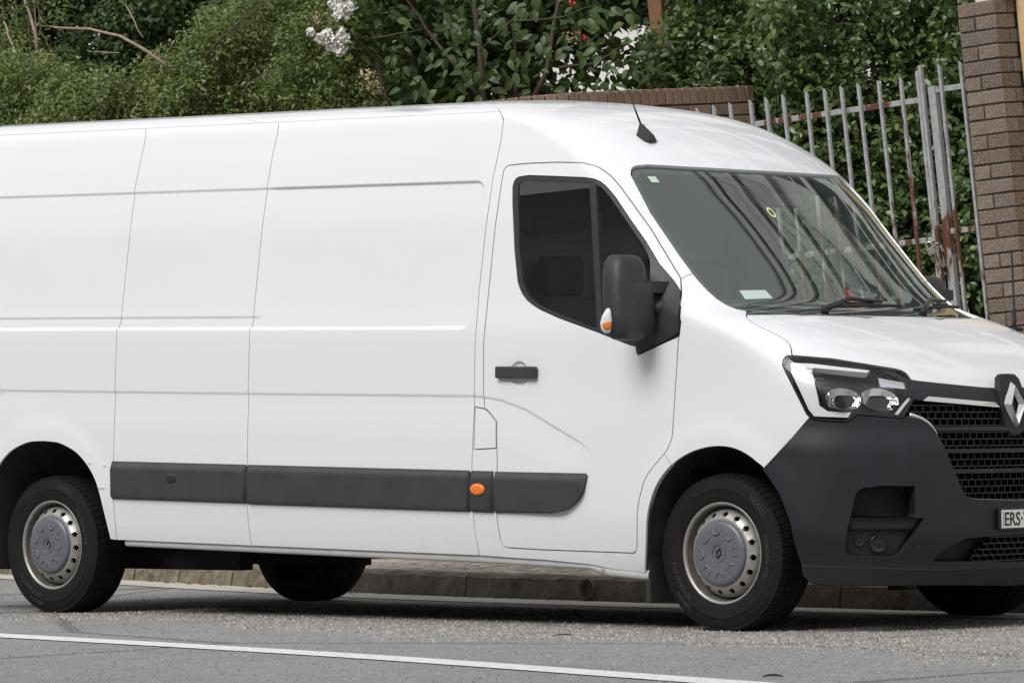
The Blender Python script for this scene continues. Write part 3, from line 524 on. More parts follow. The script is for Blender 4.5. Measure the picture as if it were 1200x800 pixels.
'swage':[(5.1310,1.0132),(5.0475,1.0131),(4.9645,1.0131),(4.8818,1.0130),(4.7996,1.0129),(4.7177,1.0129),(4.6363,1.0128),(4.5553,1.0127),(4.4746,1.0127),(4.3944,1.0126),(4.3146,1.0125),(4.2406,1.0124),(4.1671,1.0123),(4.0938,1.0122),(4.0209,1.0121),(3.9483,1.0120),(3.8760,1.0118),(3.8041,1.0117),(3.7325,1.0116),(3.6612,1.0115),(3.5902,1.0114),(3.5196,1.0113),(3.4492,1.0112),(3.3792,1.0110),(3.3088,1.0110),(3.2387,1.0110),(3.1689,1.0110),(3.0994,1.0110),(3.0302,1.0110),(2.9613,1.0110),(2.8927,1.0110),(2.8245,1.0110),(2.7565,1.0110),(2.6888,1.0110),(2.6215,1.0110),(2.5544,1.0111),(2.4876,1.0111),(2.4211,1.0111),(2.3549,1.0111),(2.2889,1.0111),(2.2233,1.0111),(2.1579,1.0111),(2.0929,1.0111),(2.0281,1.0111),(1.9635,1.0111),(1.8993,1.0111),(1.8474,1.0061),(1.7775,0.9942),(1.7303,0.9724),(1.6875,0.9508),(1.6579,0.9259),(1.6297,0.9011),(1.6024,0.8764),(1.5760,0.8518),(1.5503,0.8273),(1.5251,0.8029),(1.5055,0.7760)],
't1':[(4.3180,0.6680),(4.2395,0.6682),(4.1613,0.6685),(4.0836,0.6687),(4.0062,0.6690),(3.9292,0.6692),(3.8526,0.6694),(3.7763,0.6697),(3.7004,0.6699),(3.6249,0.6702),(3.5497,0.6704),(3.4749,0.6706),(3.4004,0.6709),(3.3993,0.6077),(3.3987,0.5446),(3.3994,0.4814),(3.4743,0.4816),(3.5496,0.4817),(3.6252,0.4818),(3.7012,0.4819),(3.7776,0.4821),(3.8544,0.4822),(3.9315,0.4823),(4.0090,0.4824),(4.0868,0.4826),(4.1651,0.4827),(4.2437,0.4828),(4.3227,0.4830)],
't2':[(3.3887,0.6707),(3.3190,0.6706),(3.2496,0.6706),(3.1805,0.6706),(3.1117,0.6706),(3.0432,0.6705),(2.9750,0.6705),(2.9071,0.6705),(2.8395,0.6705),(2.7722,0.6705),(2.7051,0.6704),(2.6384,0.6704),(2.5720,0.6704),(2.5058,0.6704),(2.4399,0.6703),(2.3743,0.6703),(2.3090,0.6703),(2.2440,0.6703),(2.1793,0.6703),(2.1148,0.6702),(2.0506,0.6702),(1.9867,0.6702),(1.9230,0.6702),(1.9236,0.6232),(1.9245,0.5762),(1.9256,0.5292),(1.9277,0.4822),(1.9942,0.4821),(2.0609,0.4821),(2.1279,0.4820),(2.1953,0.4819),(2.2629,0.4819),(2.3309,0.4818),(2.3991,0.4818),(2.4677,0.4817),(2.5365,0.4816),(2.6057,0.4816),(2.6752,0.4815),(2.7450,0.4815),(2.8151,0.4814),(2.8855,0.4813),(2.9563,0.4813),(3.0274,0.4812),(3.0988,0.4812),(3.1705,0.4811),(3.2426,0.4810),(3.3150,0.4810),(3.3878,0.4809)],
't3':[(1.9125,0.6696),(1.8510,0.6686),(1.8011,0.6676),(1.8011,0.6210),(1.8013,0.5743),(1.8016,0.5277),(1.8026,0.4810),(1.8526,0.4812),(1.9146,0.4813)],
't4':[(1.7944,0.6659),(1.7515,0.6663),(1.7125,0.6666),(1.6761,0.6670),(1.6418,0.6674),(1.6090,0.6677),(1.5774,0.6681),(1.5466,0.6685),(1.5164,0.6688),(1.5119,0.6607),(1.5204,0.5905),(1.5310,0.5560),(1.5449,0.5306),(1.5638,0.5069),(1.5804,0.4954),(1.6045,0.4876),(1.6382,0.4860),(1.6736,0.4845),(1.7111,0.4829),(1.7514,0.4813),(1.7958,0.4797)],
'wingseam':[(1.3123,0.7662),(1.3067,0.7552),(1.2999,0.7388),(1.2921,0.7168)],
'paper':[(0.6046,1.4880),(0.5536,1.4896),(0.5007,1.4914),(0.4934,1.4555),(0.5505,1.4527),(0.6052,1.4501)],
'redcard':[(0.1147,1.5140),(0.0739,1.4650),(0.0564,1.4212),(0.0822,1.3766),(0.1460,1.3743),(0.2077,1.3721),(0.2673,1.3698),(0.1808,1.4183),(0.1435,1.4661)],
'marks':[(3.8748,0.5894),(1.8603,0.5843),(1.7128,1.1120),(1.6995,1.1140),(1.7965,1.1133),(1.6414,1.1145),(0.5524,2.1695),None,(0.4587,2.2260),(0.5397,1.4718),(0.6935,1.9819),None,(4.4793,0.6568),(4.3738,0.6461),(4.4069,0.5367),(4.3821,0.5372),(0.3043,1.3617),(0.2253,1.8451)]}
def feat(k): return [tuple(p) for p in FEAT[k] if p is not None]
def Xq(p): return float(P0(p[0], p[1])[0])
def QX(X, z):
    """q of the skin point at station X and height z"""
    X, z = np.broadcast_arrays(np.asarray(X, float), np.asarray(z, float)); D_ = xs_of(z)-X; lo_ = np.minimum(D_, 0)*1.0; hi_ = D_*0+9.0
    for _ in range(42):
        mid = (lo_+hi_)/2; g_ = side_run(np.maximum(mid, 0), z) < D_; lo_ = np.where(g_, mid, lo_); hi_ = np.where(g_, hi_, mid)
    r = np.where(D_ >= 0, 1+lo_, 1+D_); r = np.array(r)
    for i in np.ndindex(r.shape):
        if r[i] < 1:
            k = int(np.clip(round((z[i]-ZT[0])/(ZT[-1]-ZT[0])*(NZ-1)), 0, NZ-1)); r[i] = np.interp(-X[i], -TX[k], QT)
    return r if r.shape else float(r)
# pressings in the side panels
_sw = np.array([(Xq(p), p[1]) for p in feat('swage')]); _sw = _sw[np.argsort(_sw[:, 0])]
REC_C, REC_H, REC_R = 1.6488, .3343, .05
def rec_line(d):
    R = REC_R+d; cx = -1.452-REC_R; hz = REC_H-REC_R
    a = [(x, REC_C-hz-R) for x in np.arange(-5.33, cx, .045)]+[(cx+R*math.sin(t), REC_C-hz-R*math.cos(t)) for t in np.linspace(0, math.pi/2, 18)]
    return a+[(cx+R, z) for z in np.linspace(REC_C-hz, REC_C+hz, 16)[1:-1]]+[(cx+R*math.cos(t), REC_C+hz+R*math.sin(t)) for t in np.linspace(0, math.pi/2, 18)]+[(x, REC_C+hz+R) for x in np.arange(-5.33, cx, .045)[::-1]]
HANDLE = (Xq(FEAT['marks'][2])+.002, FEAT['marks'][2][1]-.006)
def ring(c, r, n=28): return [(float(QX(c[0]+r*math.cos(a), c[1]+r*math.sin(a))), c[1]+r*math.sin(a)) for a in np.linspace(0, 2*math.pi, n, False)]
def relief(X, z):
    X = np.asarray(X, float); z = np.asarray(z, float)
    # blanked window pressing behind the cab
    dx = np.maximum(X+1.452+REC_R, 0); dzz = np.maximum(np.abs(z-REC_C)-REC_H+REC_R, 0)
    rec = 1-smoothstep(-.006, .006, np.hypot(dx, dzz)-REC_R)
    step = smoothstep(1.362, 1.374, z)*(1-smoothstep(-2.86, -2.80, X))
    r = -.013*rec + .006*step*rec
    # feature line that runs along the side and dips across the door
    zc = np.interp(X, _sw[:, 0], _sw[:, 1]); fade = (1-smoothstep(_sw[-1, 0]-.10, _sw[-1, 0]+.03, X))
    dz = z-zc
    # hand dish behind the door handle
    rd = np.hypot((X-HANDLE[0])/1.0, z-HANDLE[1]); r += -.011*(1-smoothstep(.044, .060, rd))
    r += -.0055*fade*(1-smoothstep(-.014, .0, dz))*smoothstep(-.20, -.02, dz)
    # dished band under the door window
    dw = z-(1.24+.33*np.maximum(0, -.42-X)*.78)
    # soft flare round the rear arch and the front arch
    for xc, zc2, rr in ((-4.31, .33, .47), (.03, .40, .44)):
        d = np.hypot(X-xc, z-zc2)-rr; r += .007*(1-smoothstep(.0, .10, d))*(z > .1)
    return r
def PS(q, z):
    p = P0(q, z); sg = np.sign(p[..., 1]+1e-9); p[..., 1] += sg*relief(p[..., 0], z)*smoothstep(.55, .95, np.abs(q)); return p
def PN(q, z):
    q = np.asarray(q, float); z = np.asarray(z, float); d = .0035; e = np.where(np.abs(q) < 1.02, .010, .004)
    fl = q+e > 1.02; a = PS(q+e, z)-PS(q-e, z); b = PS(q, np.minimum(z+d, ZT[-1]))-PS(q, np.maximum(z-d, ZT[0]))
    n = np.cross(a, b); n /= np.linalg.norm(n, axis=-1, keepdims=True)+1e-12
    p = P0(q, z); flip = np.sum(n*np.stack([p[..., 0]+1.5, p[..., 1], p[..., 2]-1.2], -1), -1) < 0
    n[flip] *= -1; return n
def to_road(p, far=False):
    """body (X,h,Z) -> road frame; the near (driver's) side is -y"""
    p = np.array(p, float); p[..., 2] = p[..., 2]-RAKE*p[..., 0]; p[..., 1] *= (1 if far else -1); return p
QS = 1.4
def to_t(q): q = np.asarray(q, float); return QS*np.clip(q, -1, 1)+np.sign(q)*np.maximum(np.abs(q)-1, 0)
def to_q(t): t = np.asarray(t, float); return np.where(np.abs(t) <= QS, t/QS, np.sign(t)*(1+np.abs(t)-QS))
def inside(pts, poly):
    pts = np.asarray(pts, float); poly = np.asarray(poly, float); x, y = pts[:, 0], pts[:, 1]; r = np.zeros(len(pts), bool); n = len(poly)
    for i in range(n):
        x0, y0 = poly[i]; x1, y1 = poly[(i+1) % n]
        if y0 == y1: continue
        c = ((y0 > y) != (y1 > y)) & (x < (x1-x0)*(y-y0)/(y1-y0)+x0); r ^= c
    return r
def seg_dist_mask(pts, segs, d):
    """True for points closer than d to any segment"""
    m = np.zeros(len(pts), bool)
    for a, b in segs:
        lo = np.minimum(a, b)-d; hi = np.maximum(a, b)+d
        k = np.nonzero((pts[:, 0] > lo[0]) & (pts[:, 0] < hi[0]) & (pts[:, 1] > lo[1]) & (pts[:, 1] < hi[1]) & ~m)[0]
        if not len(k): continue
        ab = b-a; L = ab@ab; u = np.clip(((pts[k]-a)@ab)/max(L, 1e-12), 0, 1)
        m[k] |= np.linalg.norm(pts[k]-(a+u[:, None]*ab), axis=1) < d
    return m
def T(poly): return np.array([(float(to_t(q)), z) for q, z in poly])
def triangulate(polys, grid, keep, mind=.006, closed=True):
    """constrained triangulation of (t,z) outlines plus grid points"""
    pts = []; edges = []; key = {}; segs = []
    def addp(p):
        k = (round(p[0], 4), round(p[1], 4))
        if k not in key: key[k] = len(pts); pts.append(k)
        return key[k]
    for pl, cl in polys:
        ids = [addp(p) for p in pl]
        for i in range(len(ids)-(0 if cl else 1)):
            a, b = ids[i], ids[(i+1) % len(ids)]
            if a != b: edges.append((a, b)); segs.append((np.array(pts[a]), np.array(pts[b])))
    if len(grid):
        g = grid[~seg_dist_mask(grid, segs, mind)]
        base = len(pts); pts += [tuple(p) for p in g]
    r = delaunay_2d_cdt([Vector(p) for p in pts], edges, [], 0, 1e-7, False)
    V = np.array([tuple(p) for p in r[0]]); F = np.array([f for f in r[2] if len(f) == 3])
    c = V[F].mean(1); lab = keep(c)
    a, b, d = V[F[:, 0]], V[F[:, 1]], V[F[:, 2]]
    ar = (b[:, 0]-a[:, 0])*(d[:, 1]-a[:, 1])-(d[:, 0]-a[:, 0])*(b[:, 1]-a[:, 1])
    F[ar < 0] = F[ar < 0][:, ::-1]; ok = np.abs(ar) > 1e-9
    return V, F[ok], lab[ok]
van = empty('panel_van', 'long white high-roofed panel van with black bumper parked at the kerb', 'van'); van.matrix_world = RM4

def emit_region(name, V, F, mat, parent, gap=.002, flange=.010, off=0.0, far=(False, True), sym=False, exclude_center=True, free=None):
    """build the panel(s) for a set of triangles of the (t,z) domain"""
    used = np.unique(F); remap = -np.ones(len(V), int); remap[used] = np.arange(len(used)); v = V[used]; f = remap[F]
    q = to_q(v[:, 0]); p = PS(q, v[:, 1]); N = PN(q, v[:, 1])
    o_ = off(p[:, 0], v[:, 1]) if callable(off) else off
    if callable(off):                                  # the offset varies: take the normal from the offset surface itself
        def po(qq, zz):
            b_ = PS(qq, zz); return b_+PN(qq, zz)*np.asarray(off(b_[:, 0], zz))[:, None]
        z_ = v[:, 1]; n2 = np.cross(po(q+.008, z_)-po(q-.008, z_), po(q, z_+.004)-po(q, z_-.004)); n2 /= np.linalg.norm(n2, axis=1, keepdims=True)+1e-12
        n2[np.sum(n2*N, 1) < 0] *= -1; p = p+N*np.asarray(o_)[:, None]; N = n2; cz = np.abs(v[:, 0]) < 1e-6; N[cz, 1] = 0
    else: p = p + N*o_
    # boundary edges
    ed = {}
    for a, b, c in f:
        for i, j, k in ((a, b, c), (b, c, a), (c, a, b)):
            if (j, i) in ed: del ed[(j, i)]
            else: ed[(i, j)] = k
    disp = np.zeros_like(p); cnt = np.zeros(len(p)); bed = []
    for (i, j), k in ed.items():
        if abs(v[i, 0]) < 1e-6 and abs(v[j, 0]) < 1e-6: continue
        if free is not None and free(v[i]) and free(v[j]): continue
        e = p[j]-p[i]; L = np.linalg.norm(e)
        if L < 1e-9: continue
        e = e/L; w = p[k]-p[i]; w = w-e*(w@e); w /= np.linalg.norm(w)+1e-12
        disp[i] += w; disp[j] += w; cnt[i] += 1; cnt[j] += 1; bed.append((i, j))
    m = cnt > 0; L = np.linalg.norm(disp[m], axis=1, keepdims=True); d = disp[m]/np.maximum(L, 1e-9)
    cosh = np.clip(L[:, 0]/np.maximum(cnt[m], 1), .5, 1); dd = d*(gap/cosh)[:, None]
    cen = np.abs(v[m][:, 0]) < 1e-6; dd[cen, 1] = 0
    p[m] += dd
    objs = []
    parts = []
    for fr in far:
        P_ = to_road(p, fr); N_ = N.copy(); N_[:, 1] *= (1 if fr else -1); N_[:, 2] = N_[:, 2]+RAKE*N_[:, 0]
        g0 = np.cross(P_[f[:, 1]]-P_[f[:, 0]], P_[f[:, 2]]-P_[f[:, 0]]); ff = f if (g0*N_[f[:, 0]]).sum() > 0 else f[:, ::-1]
        vv = [P_]; nn = [N_]; fl = []
        if flange and bed:
            base = len(P_); bi = np.array(bed); top = P_[bi.ravel()]; low = top-N_[bi.ravel()]*flange; nb = len(bed)
            vv += [top, low]; fl = [(base+2*k, base+2*k+1, base+2*nb+2*k+1, base+2*nb+2*k) for k in range(nb)]
            gn = np.cross(top[1::2]-top[::2], low[::2]-top[::2]); gn /= np.linalg.norm(gn, axis=1, keepdims=True)+1e-12
            gn = np.repeat(gn, 2, axis=0); nn += [gn, gn]
        parts.append((np.concatenate(vv), [tuple(x) for x in ff]+fl, np.concatenate(nn)))
    if sym:
        n0 = len(parts[0][0]); vv = np.concatenate([parts[0][0], parts[1][0]]); nn = np.concatenate([parts[0][2], parts[1][2]])
        fs = parts[0][1]+[tuple(i+n0 for i in x) for x in parts[1][1]]
        return [add_mesh(name, vv, fs, mat, parent, True, nn)]
    for vv, fs, nn in parts: objs.append(add_mesh(name, vv, fs, mat, parent, True, nn))
    return objs
def gridpts(t0, t1, z0, z1, dt, dz, extra=()):
    zz = np.arange(z0, z1, dz); zz = np.unique(np.round(np.concatenate([zz, [e for e in extra if z0 <= e <= z1]]), 4))
    zz = zz[np.concatenate([[True], np.diff(zz) > .0015])]
    A, B_ = np.meshgrid(np.arange(t0, t1, dt), zz); A = A+(np.arange(len(zz)) % 2)[:, None]*dt*.35
    return np.stack([A.ravel(), B_.ravel()], 1)
def patch(name, polys, mat, parent, off=0.0, res=.03, gap=0, flange=0, far=(False,), sym=False):
    """a piece lying on (or off) the body skin, outlined by the first polygon, the others being holes"""
    tp = [T(p) for p in polys]; lo = tp[0].min(0); hi = tp[0].max(0)
    g = gridpts(lo[0], hi[0], lo[1], hi[1], res, res)
    def keep(c):
        k = inside(c, tp[0])
        for h in tp[1:]: k &= ~inside(c, h)
        return k
    V, F, k = triangulate([(p, True) for p in tp], g, keep, res*.3)
    return emit_region(name, V, F[k], mat, parent, gap, flange, off, far, sym)
def inset(poly, d):
    """shrink a closed (q,z) outline by about d metres"""
    p = T(poly); n = len(p); out = []
    area = sum(p[i][0]*p[(i+1) % n][1]-p[(i+1) % n][0]*p[i][1] for i in range(n)); sg = 1 if area > 0 else -1
    for i in range(n):
        a, b, c = p[i-1], p[i], p[(i+1) % n]; e1 = b-a; e2 = c-b
        n1 = np.array([-e1[1], e1[0]])/(np.linalg.norm(e1)+1e-9); n2 = np.array([-e2[1], e2[0]])/(np.linalg.norm(e2)+1e-9)
        m = n1+n2; m /= max(np.linalg.norm(m), .4); out.append((float(to_q(b[0]+sg*m[0]*d)), b[1]+sg*m[1]*d))
    return out
def P1(q, z, off=0.0, far=False):
    q = np.array([q]); z = np.array([z]); return to_road(PS(q, z)+PN(q, z)*off, far)[0]

# ---- outlines
ws = feat('ws'); WS = [(0, 1.384), (.35, 1.3825), (.6, 1.379)]+ws+[(.15, 2.0345), (0, 2.0345)]
HL = feat('hl'); GRL = feat('grille'); BF = feat('bonfront'); DOOR = feat('door'); WIN = feat('window'); FUEL = feat('fuel')
bon = [p for p in feat('bonnet') if p[1] < 1.372]
BON = [(0, 1.371), (.3, 1.371), (.55, 1.371)]+bon+[(.70, 1.12), (.50, 1.06)]+[p for p in BF]+[(0, 1.0545)]
GRILLE = [(0, .5690)]+GRL[::-1]+[(.55, 1.0)]+BF+[(0, 1.0545)]
def rounded(pl, k=3):
    """the same open line passed through by a smooth curve"""
    p = np.array(pl); o = []
    for i in range(len(p)-1):
        a, b, c, d = p[max(i-1, 0)], p[i], p[i+1], p[min(i+2, len(p)-1)]
        for t in np.arange(k)/k: o.append(tuple(.5*((2*b)+(c-a)*t+(2*a-5*b+4*c-d)*t*t+(3*b-a-3*c+d)*t**3)))
    return o+[tuple(p[-1])]
be = feat('bumpedge'); bb = feat('bumpbot'); FA = rounded(feat('farch'))
BUMP = be[::-1]+[(1.02, be[0][1]-.03), (1.02, .30)]+[(q, z) for q, z in bb]+[(0, .1965), (0, .5690)]+GRL[::-1]
BUMP = [(q, z) for q, z in BUMP]
FOG1, FOG2 = feat('fog1'), feat('fog2'); lg = feat('lowgr'); LOWGR = [(0, .3055)]+lg+[(0, .4190)]
FARCH = FA+[(.86, .0), (QX(-.36, .12), .0)]
ra = [(Xq(p), p[1]) for p in feat('rarch')]; XC = -4.32
ra = [p for p in ra if p[0] > XC]; ra = rounded([(2*XC-x, z) for x, z in ra[::-1]]+ra)
RARCH = [(float(QX(x, z)), z) for x, z in ra]; RARCH = [(float(QX(ra[0][0], .1)), .1)]+RARCH+[(float(QX(ra[-1][0], .1)), .1)]
XR = -5.34; ZTOP = 2.4095
bt = feat('bottom'); BOT = [(float(QX(XR, .284)), .284)]+bt+[(float(QX(-.36, .236)), .236)]
REAR = [(float(QX(XR, z)), z) for z in np.linspace(.284, ZTOP, 30)]
DOM = BOT+[(1.0, .236), (.95, .22)]+bb+[(0, .1965)]+[(0, z) for z in np.linspace(.25, ZTOP, 60)]+REAR[::-1]
S1, S2, S3 = feat('s1'), feat('s2'), feat('s3')
def ext(s, xbot=None):
    top = s[0]; return s
GUTZ = 2.3078
def upto(s): return s[0][0]+(s[0][0]-s[1][0])/(s[0][1]-s[1][1])*(GUTZ-s[0][1])
S1 = [(upto(S1), GUTZ)]+S1[1:]+[(S1[-1][0]+.003, .24)]
S2 = [(upto(S2), GUTZ)]+S2[1:]+[(S2[-1][0]-.004, .24)]
xs3 = Xq(S3[3]); S3 = [(float(QX(-1.50, z)), z) for z in (ZTOP, 2.40, 2.39, 2.38, 2.37, 2.355, 2.34, 2.325)]+[p for p in S3 if p[1] < 2.30]+[(S3[-1][0]-.004, .23)]
S3T = T(S3)[::-1]
def t_s3(z): return np.interp(z, S3T[:, 1], S3T[:, 0])
GUT = [(float(QX(XR, GUTZ)), GUTZ), (float(QX(-4.4, GUTZ)), GUTZ), (float(QX(-3, GUTZ)), GUTZ), (float(QX(-2, GUTZ)), GUTZ), (float(to_q(t_s3(GUTZ))), GUTZ)]
WINGL = feat('wing'); 
allT = {k: T(v) for k, v in dict(ws=WS, hl=HL, bon=BON, gr=GRILLE, bump=BUMP, fog1=FOG1, fog2=FOG2, lg=LOWGR, farch=FARCH, rarch=RARCH, dom=DOM, door=DOOR, win=WIN, fuel=FUEL).items()}
wing_poly = T([(DOOR[0][0], .2)]*0+[(1.9, .0), (1.9, 1.40)]*0+[(float(to_q(WINGL_t)), z) for WINGL_t, z in T(WINGL)])
def wing_line(t):
    w = T(WINGL); w = w[np.argsort(w[:, 0])]; return np.interp(t, w[:, 0], w[:, 1])
lab_names = ['none', 'headlight', 'windscreen', 'grille', 'fog1', 'fog2', 'lowgr', 'bumper', 'bonnet', 'win', 'door', 'fuel', 'roof', 'panel_front', 'panel_mid', 'panel_rear', 'wing', 'cab', 'cowl']
LI = {n: i for i, n in enumerate(lab_names)}
def classify(c):
    r = np.full(len(c), -1)
    def put(m, n): r[(r < 0) & m] = LI[n]
    put(~inside(c, allT['dom']), 'none'); put(inside(c, allT['farch']) | inside(c, allT['rarch']), 'none')
    put(inside(c, allT['hl']), 'headlight'); put(inside(c, allT['ws']), 'windscreen'); put(inside(c, allT['gr']), 'grille')
    put(inside(c, allT['fog1']), 'fog1'); put(inside(c, allT['fog2']), 'fog2'); put(inside(c, allT['lg']), 'lowgr')
    put(inside(c, allT['bump']), 'bumper'); put(inside(c, allT['bon']), 'bonnet')
    put((c[:, 0] < QS*.70) & (c[:, 1] > 1.355) & (c[:, 1] < 1.40), 'cowl')
    put(inside(c, allT['win']), 'win'); put(inside(c, allT['door']), 'door'); put(inside(c, allT['fuel']), 'fuel')
    behind = c[:, 0] > t_s3(c[:, 1])
    put(behind & (c[:, 1] > GUTZ), 'roof')
    s2 = T(S2)[::-1]; s1 = T(S1)[::-1]
    put(behind & (c[:, 0] < np.interp(c[:, 1], s2[:, 1], s2[:, 0])), 'panel_front')
    put(behind & (c[:, 0] < np.interp(c[:, 1], s1[:, 1], s1[:, 0])), 'panel_mid')
    put(behind, 'panel_rear')
    dw = np.interp(c[:, 1], [.2, .5, .9, 1.3, 1.6], [1.62]*5)
    wz_ = np.interp(c[:, 0], WST[::-1, 0] if WST[0, 0] > WST[-1, 0] else WST[:, 0], WST[::-1, 1] if WST[0, 0] > WST[-1, 0] else WST[:, 1])
    put((c[:, 0] < 2.05) & (c[:, 1] < wing_line(c[:, 0])) & ((c[:, 1] > wz_) | (c[:, 0] < 1.42)), 'wing')
    put(np.ones(len(c), bool), 'cab'); return r
g = [gridpts(.02, 1.4, .2, ZTOP, .024, .026), gridpts(1.4, 7.0, .2, ZTOP, .042, .030), gridpts(.0, 1.5, 1.02, 1.37, .024, .012), 
     gridpts(.02, 3.2, 2.2, ZTOP, .03, .010)]
g = np.concatenate(g); g = g[inside(g, allT['dom'])]
sw_t = T([p for p in feat('swage')])
polys = [(allT[k], True) for k in ('ws', 'hl', 'bon', 'gr', 'bump', 'fog1', 'fog2', 'lg', 'farch', 'rarch', 'dom', 'door', 'win', 'fuel')]
for rr_ in (.012, .024, .030, .036, .042, .048, .054, .062): polys.append((T(ring(HANDLE, rr_)), True))
WSEAM = feat('wingseam'); WST = T(WSEAM)
polys += [(T(s), False) for s in (S1, S2, S3, GUT, WINGL, WSEAM)]
for d in (-.0115, -.0065, -.002, .002, .0065, .0115): polys.append((T([(float(QX(x, z)), z) for x, z in rec_line(d)]), False))
for z in (1.357, 1.3615, 1.366, 1.370, 1.3745, 1.379): polys.append((T([(float(QX(x, z)), z) for x in np.arange(-5.33, -2.75, .045)]), False))
for d in (-.020, -.0145, -.010, -.005, 0, .005): polys.append((T([(float(QX(x, z+d)), z+d) for x, z in _sw]+[]), False))
polys.append((T([(float(QX(x, .83)), .83) for x in np.arange(-5.33, -1.4, .05)]), False))
VV, FF, LL = triangulate(polys, g, classify, .0065)
tr_rear = lambda p: p[1] > ZTOP-.002 or p[0] > to_t(float(QX(XR, p[1])))-.004
def reg(*names): return FF[np.isin(LL, [LI[n] for n in names])]
# ---- body shell panels
WP = 'white_paint'
body = emit_region('cab_shell', VV, reg('cab'), WP, van, .0022, .022, sym=True, free=tr_rear)[0]
for nm in ('panel_front', 'panel_mid', 'panel_rear'): emit_region('side_panel', VV, reg(nm), WP, van, .0020, .014, free=tr_rear)
emit_region('roof', VV, reg('roof'), WP, van, .001, .010, sym=True, free=tr_rear)
doors = emit_region('front_door', VV, reg('door'), WP, van, .0036, .020)
emit_region('front_wing', VV, reg('wing'), WP, van, .0020, .016)
emit_region('bonnet', VV, reg('bonnet'), WP, van, .0030, .018, sym=True)
emit_region('fuel_flap', VV, reg('fuel'), WP, van, .0030, .014, far=(False,))
emit_region('bumper', VV, reg('bumper'), 'bumper_plastic', van, .0025, .03, lambda X, z: .003+.020*(1-smoothstep(.785, .905, z))*smoothstep(.30, .45, z), sym=True)
emit_region('cowl', VV, reg('cowl'), 'bumper_plastic', van, 0, 0, -.012, sym=True)
wsc = emit_region('windscreen', VV, reg('windscreen'), 'windscreen_glass', van, .004, 0, -.013, sym=True)[0]
emit_region('cab_lining', VV, reg('cab', 'door'), 'cab_trim', van, 0, 0, -.022, sym=True, free=tr_rear)
emit_region('inner_lining', VV, reg('wing', 'panel_front', 'panel_mid', 'panel_rear', 'roof', 'fuel'), 'dark_lining', van, 0, 0, -.022, sym=True, free=tr_rear)
# closing panel for the roof top and the back of the load bay
zz = np.linspace(.284, ZTOP, 40); qz = QX(XR, zz); pr = to_road(PS(qz, zz)); pf = to_road(PS(qz, zz), True)
q_ = MB(); v = []; f = []
for a, b in zip(pr, pf): v += [a, b]
for i in range(len(zz)-1): f.append((2*i, 2*i+1, 2*i+3, 2*i+2))
q_.add(v, f); q_.build('rear_doors', WP, van)
mt = np.abs(VV[:, 1]-ZTOP) < .003; tt = np.unique(np.round(VV[mt][:, 0], 4)); tt = tt[(tt >= 0) & (tt <= to_t(float(QX(XR, ZTOP)))+1e-3)]
a = to_road(PS(to_q(tt), np.full(len(tt), ZTOP))); b = to_road(PS(to_q(tt), np.full(len(tt), ZTOP)), True)
q_ = MB(); v = []; f = []
for i in range(len(tt)): v += [a[i], b[i]]
for i in range(len(tt)-1): f.append((2*i, 2*i+2, 2*i+3, 2*i+1))
q_.add(v, f); q_.build('roof_skin', WP, van)
# windscreen black border, wipers, stickers
wsi = inset(WS, .030)
ring_in = [(max(q, 0), z) for q, z in inset(WS[1:-1], .028)]
patch('windscreen_border', [WS, [(0, 1.43)]+[(q, max(z, 1.43)) for q, z in ring_in]+[(0, 2.008)]], 'rubber_seal', wsc, -.0155, .03, far=(False, True), sym=True)
# glass of the doors
for k, d in enumerate(doors):
    fr = bool(k)
    patch('window_seal', [WIN, feat('glass1'), feat('glass2')], 'rubber_seal', d, .0, .03, .001, .02, (fr,))
    panes = [patch('window', [feat(gname)], 'side_glass', d, -.006, .03, -.002, 0, (fr,))[0] for gname in ('glass1', 'glass2')]
    co = np.concatenate([np.array([tuple(v_.co) for v_ in o.data.vertices]) for o in panes])     # the panes are one nearly flat sheet
    A_ = lambda c: np.stack([np.ones(len(c)), c[:, 0], c[:, 2], c[:, 2]**2], 1)
    fit = np.linalg.lstsq(A_(co), np.abs(co[:, 1]), rcond=None)[0]; sg_ = 1 if fr else -1
    for o in panes:
        c = np.array([tuple(v_.co) for v_ in o.data.vertices]); c[:, 1] = sg_*(A_(c) @ fit - .002)
        nn = np.stack([np.full(len(c), -fit[1]), np.full(len(c), float(sg_)), -(fit[2]+2*fit[3]*c[:, 2])], 1); nn /= np.linalg.norm(nn, axis=1, keepdims=True)
        o.data.vertices.foreach_set('co', c.astype(np.float32).ravel()); o.data.update(); o.data.normals_split_custom_set_from_vertices([tuple(n_) for n_ in nn])
# door handle: bar over a dish
hd = doors[0]; qh, zh = [p for p in FEAT['marks']][2]; HX = Xq((qh, zh))
pc = P1(float(QX(HX, zh)), zh, .026)
q_ = MB(); q_.box((-.122, -.014, -.027), (.122, .014, .027), .011, np.array(Matrix.Translation(pc) @ Matrix.Rotation(RAKE, 4, 'Y'))); q_.build('handle', 'trim_plastic', hd)
for s_ in (-.095, .095):
    q_ = MB(); q_.box((-.014, -.012, -.018), (.014, .03, .018), .003, np.array(Matrix.Translation(pc+np.array([s_, 0, 0])))); q_.build('handle_mount', 'trim_plastic', hd)
